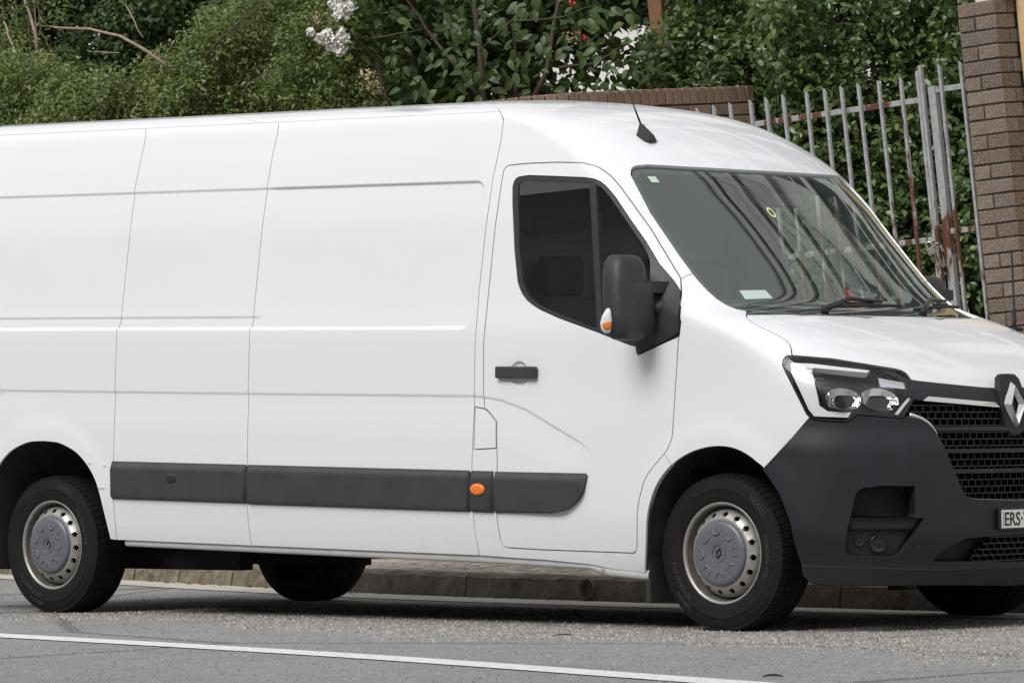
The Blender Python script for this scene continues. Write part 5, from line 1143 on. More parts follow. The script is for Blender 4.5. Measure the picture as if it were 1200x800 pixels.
# ---- mirrors
sailp = feat('sail')
for k, d in enumerate(doors):
    fr = bool(k); sg = 1 if fr else -1
    mr = empty('wing_mirror', None, parent=van)
    patch('mirror_base', [sailp], 'mirror_plastic', mr, lambda X, z: .004+.014*smoothstep(0, .06, z-1.24)*(1-smoothstep(1.60, 1.80, z)), .015, .001, .02, (fr,))
    FZ = .05 if fr else 0.                            # the far mirror is folded in a little and sits lower
    def mp(X, h, Z): p = to_road(np.array([X, h, Z]), fr); return p
    # head: superellipsoid shell leaning a little, blunt at the bottom
    q_ = MB(); v = []; f = []; nu, nv = 24, 18
    for i in range(nv+1):
        ph = -math.pi/2+math.pi*i/nv; cz = np.sign(math.sin(ph))*abs(math.sin(ph))**.55; rr_ = abs(math.cos(ph))**.42
        for j in range(nu):
            a = 2*math.pi*j/nu; ca = np.sign(math.cos(a))*abs(math.cos(a))**.62; sa = np.sign(math.sin(a))*abs(math.sin(a))**.62
            zz_ = 1.442+cz*.188; wd_ = 1-.10*max(0, cz)
            v.append(mp(-.385-FZ+ca*.082*rr_*(1 if ca > 0 else .62)-.020*cz, 1.152-FZ+sa*.112*rr_*wd_-.012*cz, zz_-FZ))
    for i in range(nv):
        for j in range(nu): f.append((i*nu+j, i*nu+(j+1) % nu, (i+1)*nu+(j+1) % nu, (i+1)*nu+j))
    q_.add(v, f); hd_ = q_.build('mirror_head', 'mirror_plastic', mr, True)
    # raised cover plate that carries the arms
    q_ = MB()
    for z0, z1, hh in ((1.462, 1.512, 1.135), (1.285, 1.328, 1.12)):
        a = mp(-.345, hh, (z0+z1)/2); b = mp(-.325, .945, (z0+z1)/2+.003)
        v = []
        for c_, hx in ((a, .030), (b, .024)):
            for dx, dz in ((-hx, z0), (hx, z0), (hx, z1), (-hx, z1)): v.append((c_[0]+dx, c_[1], c_[2]+(dz-(z0+z1)/2)))
        q_ = MB(); q_.add(v, [(0, 1, 5, 4), (1, 2, 6, 5), (2, 3, 7, 6), (3, 0, 4, 7), (0, 3, 2, 1), (4, 5, 6, 7)])
        q_.build('mirror_arm', 'mirror_plastic', mr)
    q_ = MB(); v = []; f = []; nu, nv = 20, 10
    for i in range(nv+1):
        ph = -math.pi/2+math.pi*i/nv; cz = np.sign(math.sin(ph))*abs(math.sin(ph))**.4; rr_ = abs(math.cos(ph))**.4
        for j in range(nu):
            a = 2*math.pi*j/nu; ca = np.sign(math.cos(a))*abs(math.cos(a))**.6; sa = np.sign(math.sin(a))*abs(math.sin(a))**.6
            v.append(mp(-.352-FZ+ca*.060*rr_, 1.112-FZ+sa*.080*rr_+.02*min(0, cz), 1.400-FZ+cz*.112))
    for i in range(nv):
        for j in range(nu): f.append((i*nu+j, i*nu+(j+1) % nu, (i+1)*nu+(j+1) % nu, (i+1)*nu+j))
    q_.add(v, f); q_.build('arm_cover', 'mirror_plastic', mr, True)
    # knuckle on the door between the arms
    q_ = MB(); a = mp(-.31, .93, 1.40); b = mp(-.33, 1.035, 1.395); q_.tube([a, (a+b)/2, b], [.048, .042, .022], 14); q_.build('mirror_knuckle', 'mirror_plastic', mr, True)
    # repeater lamp at the lower outer corner
    q_ = MB(); v = []; f = []; pr = [(-.052, .008), (-.035, .021), (-.005, .026), (.028, .020), (.055, .008), (.062, 0), (.055, -.008), (.02, -.015), (-.02, -.017), (-.045, -.012)]
    ctr = np.array([-.400+.030, 1.245+.034, 1.334]); e_out = np.array([.62, .74, -.05]); e_out /= np.linalg.norm(e_out); e_u = np.array([.12, .02, 1.]); e_u /= np.linalg.norm(e_u); e_s = np.cross(e_u, e_out)
    for s, d in ((1, .0), (.92, .008), (.5, .013), (.02, .014)):
        for z, x in pr: v.append(mp(*(ctr+e_u*z*s+e_s*x*s*1.2+e_out*d)))
    n = len(pr)
    for r in range(3):
        for j in range(n): f.append((r*n+j, r*n+(j+1) % n, (r+1)*n+(j+1) % n, (r+1)*n+j))
    q_.add(v, f); rl = q_.build('repeater_lens', 'lamp_white', hd_, True)
    q_ = MB(); c_ = mp(*(ctr+e_u*-.014+e_out*.011)); ax = mp(*(ctr+e_out*.05))-mp(*ctr); ax /= np.linalg.norm(ax); q_.tube([c_, c_+ax*.006], [.021, .013], 12); q_.build('amber_bulb', 'amber', hd_, True)
    q_ = MB(); v = [mp(-.436-FZ, 1.152-FZ+sy, 1.445-FZ+sz) for sy, sz in ((-.08, -.15), (.08, -.15), (.08, .15), (-.08, .15))]; q_.add(v, [(0, 1, 2, 3)]); q_.build('mirror_glass', 'reflector', mr)

# ---- wipers, aerials
def surf_y(y, z, off=0.0):
    """road point on the windscreen at lateral road position y and height z"""
    h = abs(y); qs_ = np.linspace(0, .95, 200); p = P0(qs_, np.full(200, z)); q = float(np.interp(h, p[:, 1], qs_)); return P1(q, z, off, y > 0)
def wiper(y0, y1, z1, ypark):
    wp = empty('wiper', None, parent=van)
    a = surf_y(y0, 1.386, .012); b = surf_y((y0+y1)/2, (1.386+z1)/2+.02, .035); c = surf_y(y1, z1, .028)
    q_ = MB(); q_.tube([a, a*.6+b*.4, b, c], [.016, .013, .010, .007], 8); q_.build('wiper_arm', 'black_gloss', wp, True)
    pts = [surf_y(y, z, .012) for y, z in ypark]; q_ = MB(); q_.tube(pts, .0085, 6); q_.build('wiper_blade', 'rubber_seal', wp, True)
    q_ = MB(); q_.tube([p+np.array([0, 0, .012]) for p in pts[1:-1]], .0045, 5); q_.build('wiper_frame', 'black_gloss', wp, True)
    q_ = MB(); q_.tube([a-np.array([0, 0, .02]), a+np.array([.005, 0, .012])], [.020, .017], 10); q_.build('wiper_spindle', 'black_matt', wp, True)
wiper(-.47, -.05, 1.412, [(-.46, 1.394), (-.3, 1.404), (-.1, 1.410), (.10, 1.410)])
wiper(.20, .52, 1.425, [(.16, 1.394), (.35, 1.406), (.52, 1.414), (.66, 1.412)])
mk = FEAT['marks']
ae = empty('roof_aerial', None, parent=van)
q, z = mk[6]; a = P1(q, z, 0); cen = P1(0.02, z, 0)
a = np.array(a)
q_ = MB(); v = []; f = []
for s, x0, x1, zz_ in ((.026, -.050, .045, -.012), (.020, -.040, .030, .018), (.009, -.036, -.008, .055), (.006, -.034, -.018, .068)):
    v += [a+np.array([x0, -s, zz_]), a+np.array([x1, -s, zz_]), a+np.array([x1+.004, 0, zz_]), a+np.array([x1, s, zz_]), a+np.array([x0, s, zz_])]
for r in range(3):
    for k in range(5): f.append((r*5+k, r*5+(k+1) % 5, r*5+5+(k+1) % 5, r*5+5+k))
f.append((15, 16, 17, 18, 19)); q_.add(v, f); q_.build('aerial_foot', 'mirror_plastic', ae)
q_ = MB(); q_.tube([a+np.array([-.026, 0, .06]), a+np.array([-.06, 0, .13]), a+np.array([-.105, 0, .235])], [.0055, .004, .003], 6); q_.build('aerial_whip', 'black_gloss', ae, True)
# whip aerial on the far front wing
wa = empty('wing_aerial', None, parent=van)
qf, zf = .70, 1.32; a = P1(qf, zf, 0, True)
q_ = MB(); q_.box((-.03, -.03, -.006), (.03, .03, .012), .006, np.array(Matrix.Translation(a))); q_.build('aerial_bracket', 'black_matt', wa)
q_ = MB(); q_.tube([a, a+np.array([0, 0, .03]), a+np.array([0, 0, .10]), a+np.array([0, 0, .101]), a+np.array([-.01, 0, .37])], [.014, .011, .010, .005, .005], 8); q_.build('aerial_rod', 'black_matt', wa, True)

# ---- cab interior
cab = empty('cab_interior', None, parent=van)
q_ = MB(); v = []; f = []; prof = [(-.02, 1.38), (-.14, 1.37), (-.32, 1.335), (-.40, 1.30), (-.43, 1.20), (-.42, .9), (-.2, .6)]
for x, z in prof: v += [to_road(np.array([x, .86, z])), to_road(np.array([x, .86, z]), True)]
for i in range(len(prof)-1): f.append((2*i, 2*i+1, 2*i+3, 2*i+2))
q_.add(v, f); q_.build('dashboard', 'dash_plastic', cab)
q_ = MB(); q_.box((-.50, -.62, 1.325), (-.26, -.22, 1.385), .03); q_.build('instrument_hood', 'dash_plastic', cab)
cc = np.array([-.56, -.42, 1.235]); q_ = MB(); ax = np.array([-.55, 0, .83]); e1_ = np.array([0, 1, 0]); e2_ = np.cross(ax, e1_)
q_.tube([cc+.195*(e1_*math.cos(t)+e2_*math.sin(t)) for t in np.linspace(0, 2*math.pi, 33)], .015, 8, False)
for t in (.2, math.pi-.2, -math.pi/2): q_.tube([cc, cc+.19*(e1_*math.cos(t)+e2_*math.sin(t))], .014, 6)
q_.tube([cc, cc-ax*.25], .04, 10); q_.build('steering_wheel', 'dash_plastic', cab, True)
for y in (-.45, .12, .55):
    st = empty('seat', None, parent=cab)
    q_ = MB(); q_.box((-1.30, y-.23, .75), (-.80, y+.23, .92), .05); q_.build('seat_cushion', 'seat_cloth', st, True)
    q_ = MB(); q_.box((-.08, -.22, 0), (.06, .22, .62), .05, np.array(Matrix.Translation((-1.22, y, .88)) @ Matrix.Rotation(-.2, 4, 'Y'))); q_.build('seat_back', 'seat_cloth', st, True)
    q_ = MB(); q_.box((-1.43, y-.13, 1.50), (-1.34, y+.13, 1.68), .035); q_.build('headrest', 'seat_cloth', st, True)
q_ = MB(); v = []
zs_ = np.linspace(.5, 2.2, 14); v = [tuple(to_road(np.array([-1.52, np.interp(z, KN[:, 0], KN[:, 2])-.03, z]))) for z in zs_]+[tuple(to_road(np.array([-1.52, np.interp(z, KN[:, 0], KN[:, 2])-.03, z]), True)) for z in zs_[::-1]]
q_.add(v, [tuple(range(len(v)))]); q_.build('bulkhead', 'cab_trim', cab)
q_ = MB(); q_.box((-1.5, -.95, .5), (-.50, .95, .56)); q_.build('cab_floor', 'dark_lining', cab)
q_ = MB(); c_ = surf_y(0.0, 1.94, -.06); q_.box((-.02, -.11, -.03), (.02, .11, .03), .012, np.array(Matrix.Translation(c_))); q_.build('rear_view_mirror', 'black_gloss', cab)
# sticker on the inside of the glass, round token, and things left on the dash
qk, zk = mk[10]
patch('windscreen_sticker', [[(qk-.006, zk-.012), (qk+.030, zk-.012), (qk+.030, zk+.016), (qk-.006, zk+.016)]], 'sticker_green', wsc, -.010, .02)
qk, zk = mk[17]
cq, cz_ = qk, zk
patch('round_sticker', [[(cq+.019*math.cos(a), cz_+.024*math.sin(a)) for a in np.linspace(0, 2*math.pi, 20, False)], [(cq+.011*math.cos(a), cz_+.014*math.sin(a)) for a in np.linspace(0, 2*math.pi, 14, False)]], simple('token_yellow', (.62, .66, .35), .5), wsc, -.010, .01)
def on_road(q_, name, mat, label, cat, **k): o = q_.build(name, mat, **k); o.matrix_world = RM4; return tag(o, label, cat)
patch('permit_slip', [feat('paper')], 'paper', wsc, -.014, .03)
rc = patch('red_card', [feat('redcard')], 'red_card', None, -.018, .03, 0, .004)[0]; rc.matrix_world = RM4
tag(rc, 'red triangular card leaning inside the van windscreen behind the wiper', 'card')

# ================================================================== THE STREET EDGE: pillar, gate, fence, walls
def brick_mat(name, cols, pores=.5, mort=None):
    m, t, b = new_mat(name); co = coord(t)
    oi = t.nodes.new('ShaderNodeObjectInfo')
    base = ramp(t, oi.outputs['Random'], [(i/(len(cols)-1), c) for i, c in enumerate(cols)])
    f = noise(t, co, 120, 4, .7); n = noise(t, co, 14, 6, .7)
    c = mixc(t, ramp(t, n, [(.4, 0), (.75, .6)]), base, (.085, .065, .055))
    c = mixc(t, ramp(t, f, [(.54, 0), (.63, .85)]), c, (.46, .40, .34))
    c = mixc(t, ramp(t, f, [(.32, .85), (.42, 0)]), c, (.045, .035, .03))
    t.links.new(c, b.inputs['Base Color']); b.inputs['Roughness'].default_value = .92
    bump(t, b, f, .5, .006); return m
MAT['pillar_brick'] = brick_mat('pillar_brick', [(.125, .095, .077), (.20, .148, .115), (.14, .113, .096), (.22, .178, .143), (.17, .12, .09)])
MAT['coping_brick'] = brick_mat('coping_brick', [(.24, .135, .090), (.30, .19, .13), (.20, .12, .085), (.33, .22, .155)])
MAT['mortar'] = simple('mortar', (.050, .042, .036), .95, 0, .25, 40, bmp=.4)
MAT['cap_stone'] = simple('cap_stone', (.72, .70, .66), .7, 0, .06, 12)
def render_mat():
    m, t, b = new_mat('beige_render'); co = coord(t)
    c = ramp(t, noise(t, co, 2.2, 5), [(.3, (.60, .43, .22)), (.7, (.68, .51, .28))])
    c = mixc(t, ramp(t, noise(t, co, 9, 8, .75), [(.6, 0), (.75, .4)]), c, (.40, .30, .17))
    t.links.new(c, b.inputs['Base Color']); b.inputs['Roughness'].default_value = .85
    bump(t, b, noise(t, co, 150, 3), .25, .004); return m
MAT['beige_render'] = render_mat()
brick_cache = {}
def brick(lo, hi, mat, parent, seed=0, name='brick', bev=.004, flip=None):
    """one brick; alike sizes share a mesh"""
    d = tuple(round(b-a, 3) for a, b in zip(lo, hi)); var = R_.randrange(4); k = (d, mat, var)
    if k not in brick_cache:
        q = MB(); q.box((0, 0, 0), d, bev)
        q.v = [tuple(c+R_.uniform(-.0016, .0016) for c in p) for p in q.v]
        o = q.build(name, mat, parent); brick_cache[k] = o.data
    else:
        o = bpy.data.objects.new(name, brick_cache[k]); C.objects.link(o); o.parent = parent
    o.location = lo; return o
B = lambda x, y, z: Vector(BO) + Vector((x, y, z))
# --- pillar
pil = empty('brick_pillar', 'square brown brick pillar beside the metal gate', 'pillar', loc=B(0, 0, GZ))
hz = 1.236-GZ; q = MB(); q.box((.008, .008, 0), (.257, .257, hz-.02)); q.build('mortar_core', 'mortar', pil)
CH = .0866; n = int(hz/CH)
for i in range(n):
    z1 = hz - i*CH; z0 = z1-CH+.0105
    if i % 2 == 0:
        brick((R_.uniform(-.002, .002), R_.uniform(-.002, .002), z0), (.265, .128, z1), 'pillar_brick', pil)
        brick((.138, .138, z0), (.265+R_.uniform(-.002, .002), .265, z1), 'pillar_brick', pil)
    else:
        brick((R_.uniform(-.002, .002), 0, z0), (.110, .250, z1), 'pillar_brick', pil)
        brick((.121, R_.uniform(-.002, .002), z0), (.265, .19, z1), 'pillar_brick', pil)
q = MB(); q.box((.075, .075, hz), (.30, .30, hz+.16), .008); o = q.build('cap_block', 'cap_stone', pil)
# --- beige building corner beside it
bw = empty('rendered_pier', 'tall beige rendered pier rising right of the brick pillar', 'pier', loc=B(.275, .19, GZ))
q = MB(); q.box((0, 0, 0), (.42, .42, 3.5), .012); q.build('shaft', 'beige_render', bw)
q = MB(); q.box((-.05, -.05, 3.5), (.47, .47, 3.60), .01); q.build('pier_cap', 'cap_stone', bw)
# --- metal fence and gate
def metal_mat(name, rust_lo, rust_hi, drop=True):
    m, t, b = new_mat(name); co = coord(t); oi = t.nodes.new('ShaderNodeObjectInfo')
    mp = t.nodes.new('ShaderNodeMapping'); mp.inputs['Scale'].default_value = (9, 9, 2.6); t.links.new(co, mp.inputs[0])
    off = nd(t, 'ShaderNodeVectorMath', operation='SCALE'); off.inputs[0].default_value = (7, 3, 13); t.links.new(oi.outputs['Random'], off.inputs['Scale'])
    ad = nd(t, 'ShaderNodeVectorMath', operation='ADD'); t.links.new(mp.outputs[0], ad.inputs[0]); t.links.new(off.outputs[0], ad.inputs[1])
    n = noise(t, ad.outputs[0], 1.0, 6, .6); f = noise(t, co, 160, 3)
    sp = t.nodes.new('ShaderNodeSeparateXYZ'); t.links.new(co, sp.inputs[0])
    hg = nd(t, 'ShaderNodeMapRange'); hg.inputs[1].default_value = 2.75; hg.inputs[2].default_value = 1.9; hg.inputs[3].default_value = -.14 if drop else 0; hg.inputs[4].default_value = .06 if drop else 0
    t.links.new(sp.outputs[2], hg.inputs[0]); an = nd(t, 'ShaderNodeMath', operation='ADD'); t.links.new(n, an.inputs[0]); t.links.new(hg.outputs[0], an.inputs[1]); n = an.outputs[0]
    r = ramp(t, n, [(rust_lo, 0), (rust_hi, 1)])
    rc = ramp(t, f, [(.3, (.065, .022, .012)), (.7, (.17, .062, .032))])
    pc = ramp(t, noise(t, co, 30, 5), [(.3, (.27, .28, .29)), (.7, (.40, .41, .42))])
    t.links.new(mixc(t, r, pc, rc), b.inputs['Base Color']); b.inputs['Roughness'].default_value = .6
    bump(t, b, f, .25, .003); return m
MAT['fence_metal'] = metal_mat('fence_metal', .52, .565)
MAT['rail_metal'] = metal_mat('rail_metal', .50, .53, False)
MAT['padlock_brass'] = simple('padlock_metal', (.42, .40, .36), .35, .8, .15, 40)
def picket_mesh(L, w=.0185):
    q = MB(); h = w/2
    # square hollow picket, cut off aslant at the top
    q.add([(-h, -h, 0), (h, -h, 0), (h, h, 0), (-h, h, 0), (-h, -h, L-.004), (h, -h, L-.030), (h, h, L-.030), (-h, h, L-.004)],
          [(0, 1, 5, 4), (1, 2, 6, 5), (2, 3, 7, 6), (3, 0, 4, 7), (4, 5, 6, 7), (3, 2, 1, 0)])
    return q
FY = .15
def fence_leaf(root, x_list, top, rails, x0, x1, z0):
    first = None
    for x in x_list:
        if first is None: o = first = picket_mesh(top-GZ-z0).build('picket', 'fence_metal', root)
        else: o = bpy.data.objects.new('picket', first.data); C.objects.link(o); o.parent = root
        o.location = (x, R_.uniform(-.003, .003), z0); o.rotation_euler = (R_.uniform(-.006, .006), R_.uniform(-.008, .008), 0)
    for z in rails:
        q = MB(); q.box((x0, .017, z-GZ-.017), (x1, .052, z-GZ+.017), .003); q.build('rail', 'rail_metal', root)
ln = empty('metal_fence', 'grey rusted metal picket fence left of the gate post', 'fence', loc=B(0, FY, GZ))
fence_leaf(ln, [-.585-.1435*k for k in range(0, 20)], .886, (.730, -.102, -1.75), -3.36, -.44, .08)
gt = empty('metal_gate', 'rusty metal gate leaf between the grey gate post and the brick pillar', 'gate', loc=B(0, FY, GZ))
fence_leaf(gt, [-.275, -.118], .928, (.775, -.066, -1.75), -.345, -.03, .06)
q = MB(); q.box((-.392, .006, .06), (-.340, .048, .80-GZ), .003); q.build('gate_stile', 'fence_metal', gt)
po = empty('gate_post', 'grey double gate post with a rust patch between the two fence leaves', 'post', loc=B(-.415, FY, GZ))
for dx, tp in ((-.031, .90), (-.007, .93)):
    q = MB(); q.box((dx-.011, -.015, 0), (dx+.011, .015, tp-GZ), .003); q.build('post_bar', 'fence_metal', po)
# padlock and chain
pl = empty('padlock', 'scuffed brass padlock hanging on the chain at the gate post', 'padlock', loc=Vector(at_y(1092, 294, FY-.05)))
pl.rotation_euler = (0, -.35, .4)
q = MB(); q.box((-.026, -.012, -.024), (.026, .012, .022), .005); q.build('lock_body', 'padlock_brass', pl)
q = MB(); q.tube([(math.cos(a)*.017, 0, .022+.018+math.sin(a)*.017) for a in np.linspace(-.9, math.pi+.9, 14)], .0055, 8); q.build('shackle', 'chrome', pl, True)
ch = empty('chain', 'rusty chain looped round the grey gate post below the padlock', 'chain', loc=Vector(at_y(1098, 285, FY-.035)))
path = [(-.035, 0, .0), (-.02, -.012, .008), (.0, -.015, .004), (.02, -.014, -.004), (.036, -.012, -.016), (.046, -.010, -.05), (.048, -.009, -.09), (.044, -.01, -.125), (.032, -.012, -.14), (.018, -.012, -.125), (.012, -.012, -.09), (.010, -.012, -.05), (.006, -.012, -.02)]
for i in range(len(path)-1):
    a, b_ = np.array(path[i]), np.array(path[i+1]); m_ = (a+b_)/2; d = (b_-a); L = np.linalg.norm(d)*.72; d /= np.linalg.norm(d)
    s_ = np.cross(d, [0, 1, 0]) if i % 2 else np.array([0, 1., 0]); s_ = s_-d*(s_@d); s_ /= np.linalg.norm(s_)
    MB().tube([m_+d*L*.72*math.cos(t)+s_*.008*math.sin(t) for t in np.linspace(0, 2*math.pi, 11)], .0032, 6, False).build('chain_link', 'rail_metal', ch, True)
# --- low brick wall and dark timber paling fence behind the gate
lw = empty('low_brick_wall', 'low brown brick wall behind the rusty gate', 'wall', loc=B(-2.4, 2.35, GZ))
q = MB(); q.box((.006, .01, 0), (3.0, .2, 1.20)); q.build('mortar_core', 'mortar', lw)
for r in range(14):
    x = -.12 if r % 2 else 0.; z1 = 1.205 - r*CH
    if r > 7: break
    while x < 2.95:
        brick((max(0, x), R_.uniform(-.002, .002), z1-CH+.0105), (min(2.99, x+.23), .12, z1), 'pillar_brick', lw); x += .2405
tf = empty('paling_fence', 'dark weathered timber paling fence under the right hedge', 'fence', loc=B(-4.6, 3.95, GZ))
MAT['old_timber'] = simple('old_timber', (.060, .050, .040), .9, 0, .45, 5, bmp=.5, bscale=60)
pm = None
for k in range(38):
    x = k*.102
    if pm is None:
        q = MB(); q.add([(0, 0, 0), (.094, 0, 0), (.094, .016, 0), (0, .016, 0), (.0, 0, 2.0), (.094, 0, 2.0), (.094, .016, 2.0), (0, .016, 2.0)],
                        [(0, 1, 5, 4), (1, 2, 6, 5), (2, 3, 7, 6), (3, 0, 4, 7), (4, 5, 6, 7), (3, 2, 1, 0)]); o = q.build('paling', 'old_timber', tf); pm = o.data
    else: o = bpy.data.objects.new('paling', pm); C.objects.link(o); o.parent = tf
    o.location = (x, R_.uniform(-.004, .004), R_.uniform(-.03, .0)); o.rotation_euler = (0, R_.uniform(-.008, .008), 0)
for z in (.4, 1.6):
    q = MB(); q.box((0, .018, z), (3.9, .06, z+.07)); q.build('rail', 'old_timber', tf)
# --- brick wall with a brick-on-edge coping: runs along the street, turns a curve and runs back beside the drive
wall = empty('brick_wall', 'brown brick wall with upright brick coping curving behind the van roof', 'wall', loc=B(0, 0, 0))
AX, AY, RAD = -4.02, 3.02, .75                      # far end of the side run; corner radius
YF = .62                                            # street front of the wall
def wpath(s):
    """outer face path: s=0 at far end of side run, growing towards the street then left; gives point, heading"""
    L1 = AY-(YF+RAD)
    if s < L1: return np.array([AX, AY-s]), -math.pi/2
    s2 = s-L1
    if s2 < RAD*math.pi/2:
        a = s2/RAD; return np.array([AX-RAD+RAD*math.cos(a), YF+RAD-RAD*math.sin(a)]), -math.pi/2-a
    s3 = s2-RAD*math.pi/2
    return np.array([AX-RAD-s3, YF]), -math.pi
WZ = 1.176; Ltot = (AY-YF-RAD)+RAD*math.pi/2+5.0
s = 0.; q = MB(); ring = []
while s <= Ltot:
    p, h = wpath(s); nn = np.array([math.sin(h), -math.cos(h)])        # inward
    pi_ = p - nn*.012*-1; ring.append((p+nn*.012, p+nn*.215)); s += .08
v = []; f = []
for a, b_ in ring: v += [(a[0], a[1], GZ), (a[0], a[1], WZ-.012), (b_[0], b_[1], WZ-.012), (b_[0], b_[1], GZ)]
for i in range(len(ring)-1):
    for k in range(3): f.append((i*4+k, i*4+k+1, i*4+4+k+1, i*4+4+k))
f.append((0, 1, 2, 3)); q.add(v, f); q.build('mortar_core', 'mortar', wall)
def laid(s, ds, depth, z0, z1):
    p, h = wpath(s+ds/2); o = brick((0, 0, 0), (ds-.0105, depth, z1-z0), 'coping_brick', wall)
    d = np.array([math.cos(h), math.sin(h)]); nn = np.array([math.sin(h), -math.cos(h)])
    # brick local x runs along the path, local y inwards
    p0 = p - d*(ds-.0105)/2 + nn*R_.uniform(-.0015, .003)
    M_ = Matrix(((d[0], nn[0], 0, p0[0]), (d[1], nn[1], 0, p0[1]), (0, 0, 1, z0+R_.uniform(-.002, .002)), (0, 0, 0, 1)))
    o.matrix_local = M_
s = 0.
while s < Ltot-.1: laid(s, .0865, .228, WZ-.110, WZ); s += .0865
for c in range(2):
    s = -.0 if c % 2 else .0; z1 = WZ-.120-c*CH; k = 0
    s = 0.; first = .12 if c % 2 else .2405
    while s < 4.4:
        L = first if s == 0. else .2405; laid(s, L, .108, z1-CH+.0105, z1); s += L
# --- brown timber post standing behind the wall
tp = empty('timber_post', 'square brown timber post standing between the middle tree and right hedge', 'post', loc=Vector(at(776, 58, 32.6))-Vector((0, 0, 3.0)))
MAT['brown_timber'] = simple('brown_timber', (.21, .105, .052), .7, 0, .25, 5, bmp=.3, bscale=50)
tp.rotation_euler = (0, 0, .25)
q = MB(); q.box((-.055, -.055, 0), (.055, .055, 4.2), .006); q.build('shaft', 'brown_timber', tp)
q = MB(); q.box((-.075, -.075, 4.2), (.075, .075, 4.26), .006); q.build('post_cap', 'brown_timber', tp)

# --- buildings: a tall pale block beyond the gardens (seen through the gaps, mirrored in the windscreen)
MAT['white_wall'] = simple('white_wall', (.74, .72, .70), .8, 0, .06, 1.5)
MAT['grey_panel'] = simple('grey_panel', (.30, .32, .34), .6, 0, .08, 2)
MAT['tower_glass'] = simple('tower_glass', (.03, .04, .045), .08)
tw = empty('apartment_block', 'tall pale apartment block with dark window strips beyond the gardens', 'building', loc=B(-10.5, 8.2, GZ))
q = MB(); q.box((0, 0, 0), (24, 9, 20)); q.build('wall', 'white_wall', tw)
xw = .9; wm = None; k = 0
while xw < 21:
    wd_ = (1.9, 1.1, 2.6)[k % 3]
    q = MB(); q.box((xw, -.10, 4.4), (xw+wd_, .02, 19.4), .02); fr_ = q.build('window', 'grey_panel', tw)
    q = MB(); q.box((xw+.06, -.125, 4.5), (xw+wd_-.06, -.102, 19.3)); q.build('pane', 'tower_glass', fr_)
    for z in (7.4, 10.4, 13.4, 16.4):
        q = MB(); q.box((xw+.05, -.16, z), (xw+wd_-.05, -.127, z+.14)); q.build('transom', 'white_wall', fr_)
    xw += wd_ + (1.7, .5, 1.2)[k % 3]; k += 1
for z in (6.2, 9.2, 12.2, 15.2, 18.2):
    q = MB(); q.box((-.15, -.42, z), (24.15, -.005, z+.42), .02); q.build('floor_band', 'white_wall', tw)
q = MB(); q.box((-.2, -.3, 20), (24.2, 9.2, 20.5)); q.build('parapet', 'grey_panel', tw)
# --- the dark warehouse across the street that the door glass mirrors
wh = empty('warehouse', 'long dark brick warehouse with a parapet across the street', 'building', loc=Vector(W([-58, -28.2, 0])))
MAT['warehouse_brick'] = simple('warehouse_brick', (.22, .21, .20), .9, 0, .35, 1.2)
q = MB(); q.box((0, 0, -6), (84, 9, 6.85)); q.build('wall', 'warehouse_brick', wh)
q = MB(); q.box((-.1, 8.9, 6.85), (84.1, 9.25, 7.3)); q.build('parapet', 'mortar', wh)
for k in range(20):
    q = MB(); q.box((2+4*k, 8.95, -.8), (4.2+4*k, 9.06, 1.8), .02); f_ = q.build('window', 'mortar', wh)
    q = MB(); q.box((2.1+4*k, 9.062, -.7), (4.1+4*k, 9.085, 1.7)); q.build('pane', 'black_gloss', f_)

# ================================================================== PLANTS
def leaf_mat(name, lo, hi, yellow=None, rough=.35, trans=.25):
    m, t, b = new_mat(name); out = t.nodes['Material Output']
    at_ = nd(t, 'ShaderNodeAttribute', attribute_name='tint')
    stops = [(0, lo), (.7, hi)] + ([(1, yellow)] if yellow else [(1, hi)])
    c = ramp(t, at_.outputs['Fac'], stops)
    n = noise(t, coord(t), 40, 3); c = mixc(t, ramp(t, n, [(.35, .0), (.7, .35)]), c, [x*.65 for x in lo])
    t.links.new(c, b.inputs['Base Color']); b.inputs['Roughness'].default_value = rough; b.inputs['Specular IOR Level'].default_value = .5
    tl = nd(t, 'ShaderNodeBsdfTranslucent'); t.links.new(mixc(t, .35, c, (.25, .32, .04)), tl.inputs[0])
    mx = nd(t, 'ShaderNodeMixShader'); mx.inputs[0].default_value = trans
    t.links.new(b.outputs[0], mx.inputs[1]); t.links.new(tl.outputs[0], mx.inputs[2]); t.links.new(mx.outputs[0], out.inputs[0]); return m
MAT['hedge_leaf'] = leaf_mat('hedge_leaf', (.042, .080, .028), (.135, .205, .066), (.29, .35, .12), .27, .30)
MAT['bush_leaf'] = leaf_mat('bush_leaf', (.066, .108, .030), (.19, .245, .070), (.36, .40, .13), .38, .34)
MAT['tree_leaf'] = leaf_mat('tree_leaf', (.034, .066, .022), (.100, .160, .048), (.23, .28, .07), .44, .32)
MAT['petal_white'] = simple('petal_white', (.82, .80, .76), .7, 0, .08, 60)
MAT['petal_red'] = simple('petal_red', (.55, .06, .04), .6)
MAT['seed_tan'] = simple('seed_tan', (.42, .34, .20), .8, 0, .3, 40)
MAT['bark_grey'] = simple('bark_grey', (.14, .11, .085), .9, 0, .4, 14, bmp=.5, bscale=50)
MAT['bark_brown'] = simple('bark_brown', (.075, .055, .042), .9, 0, .35, 14, bmp=.4, bscale=50)
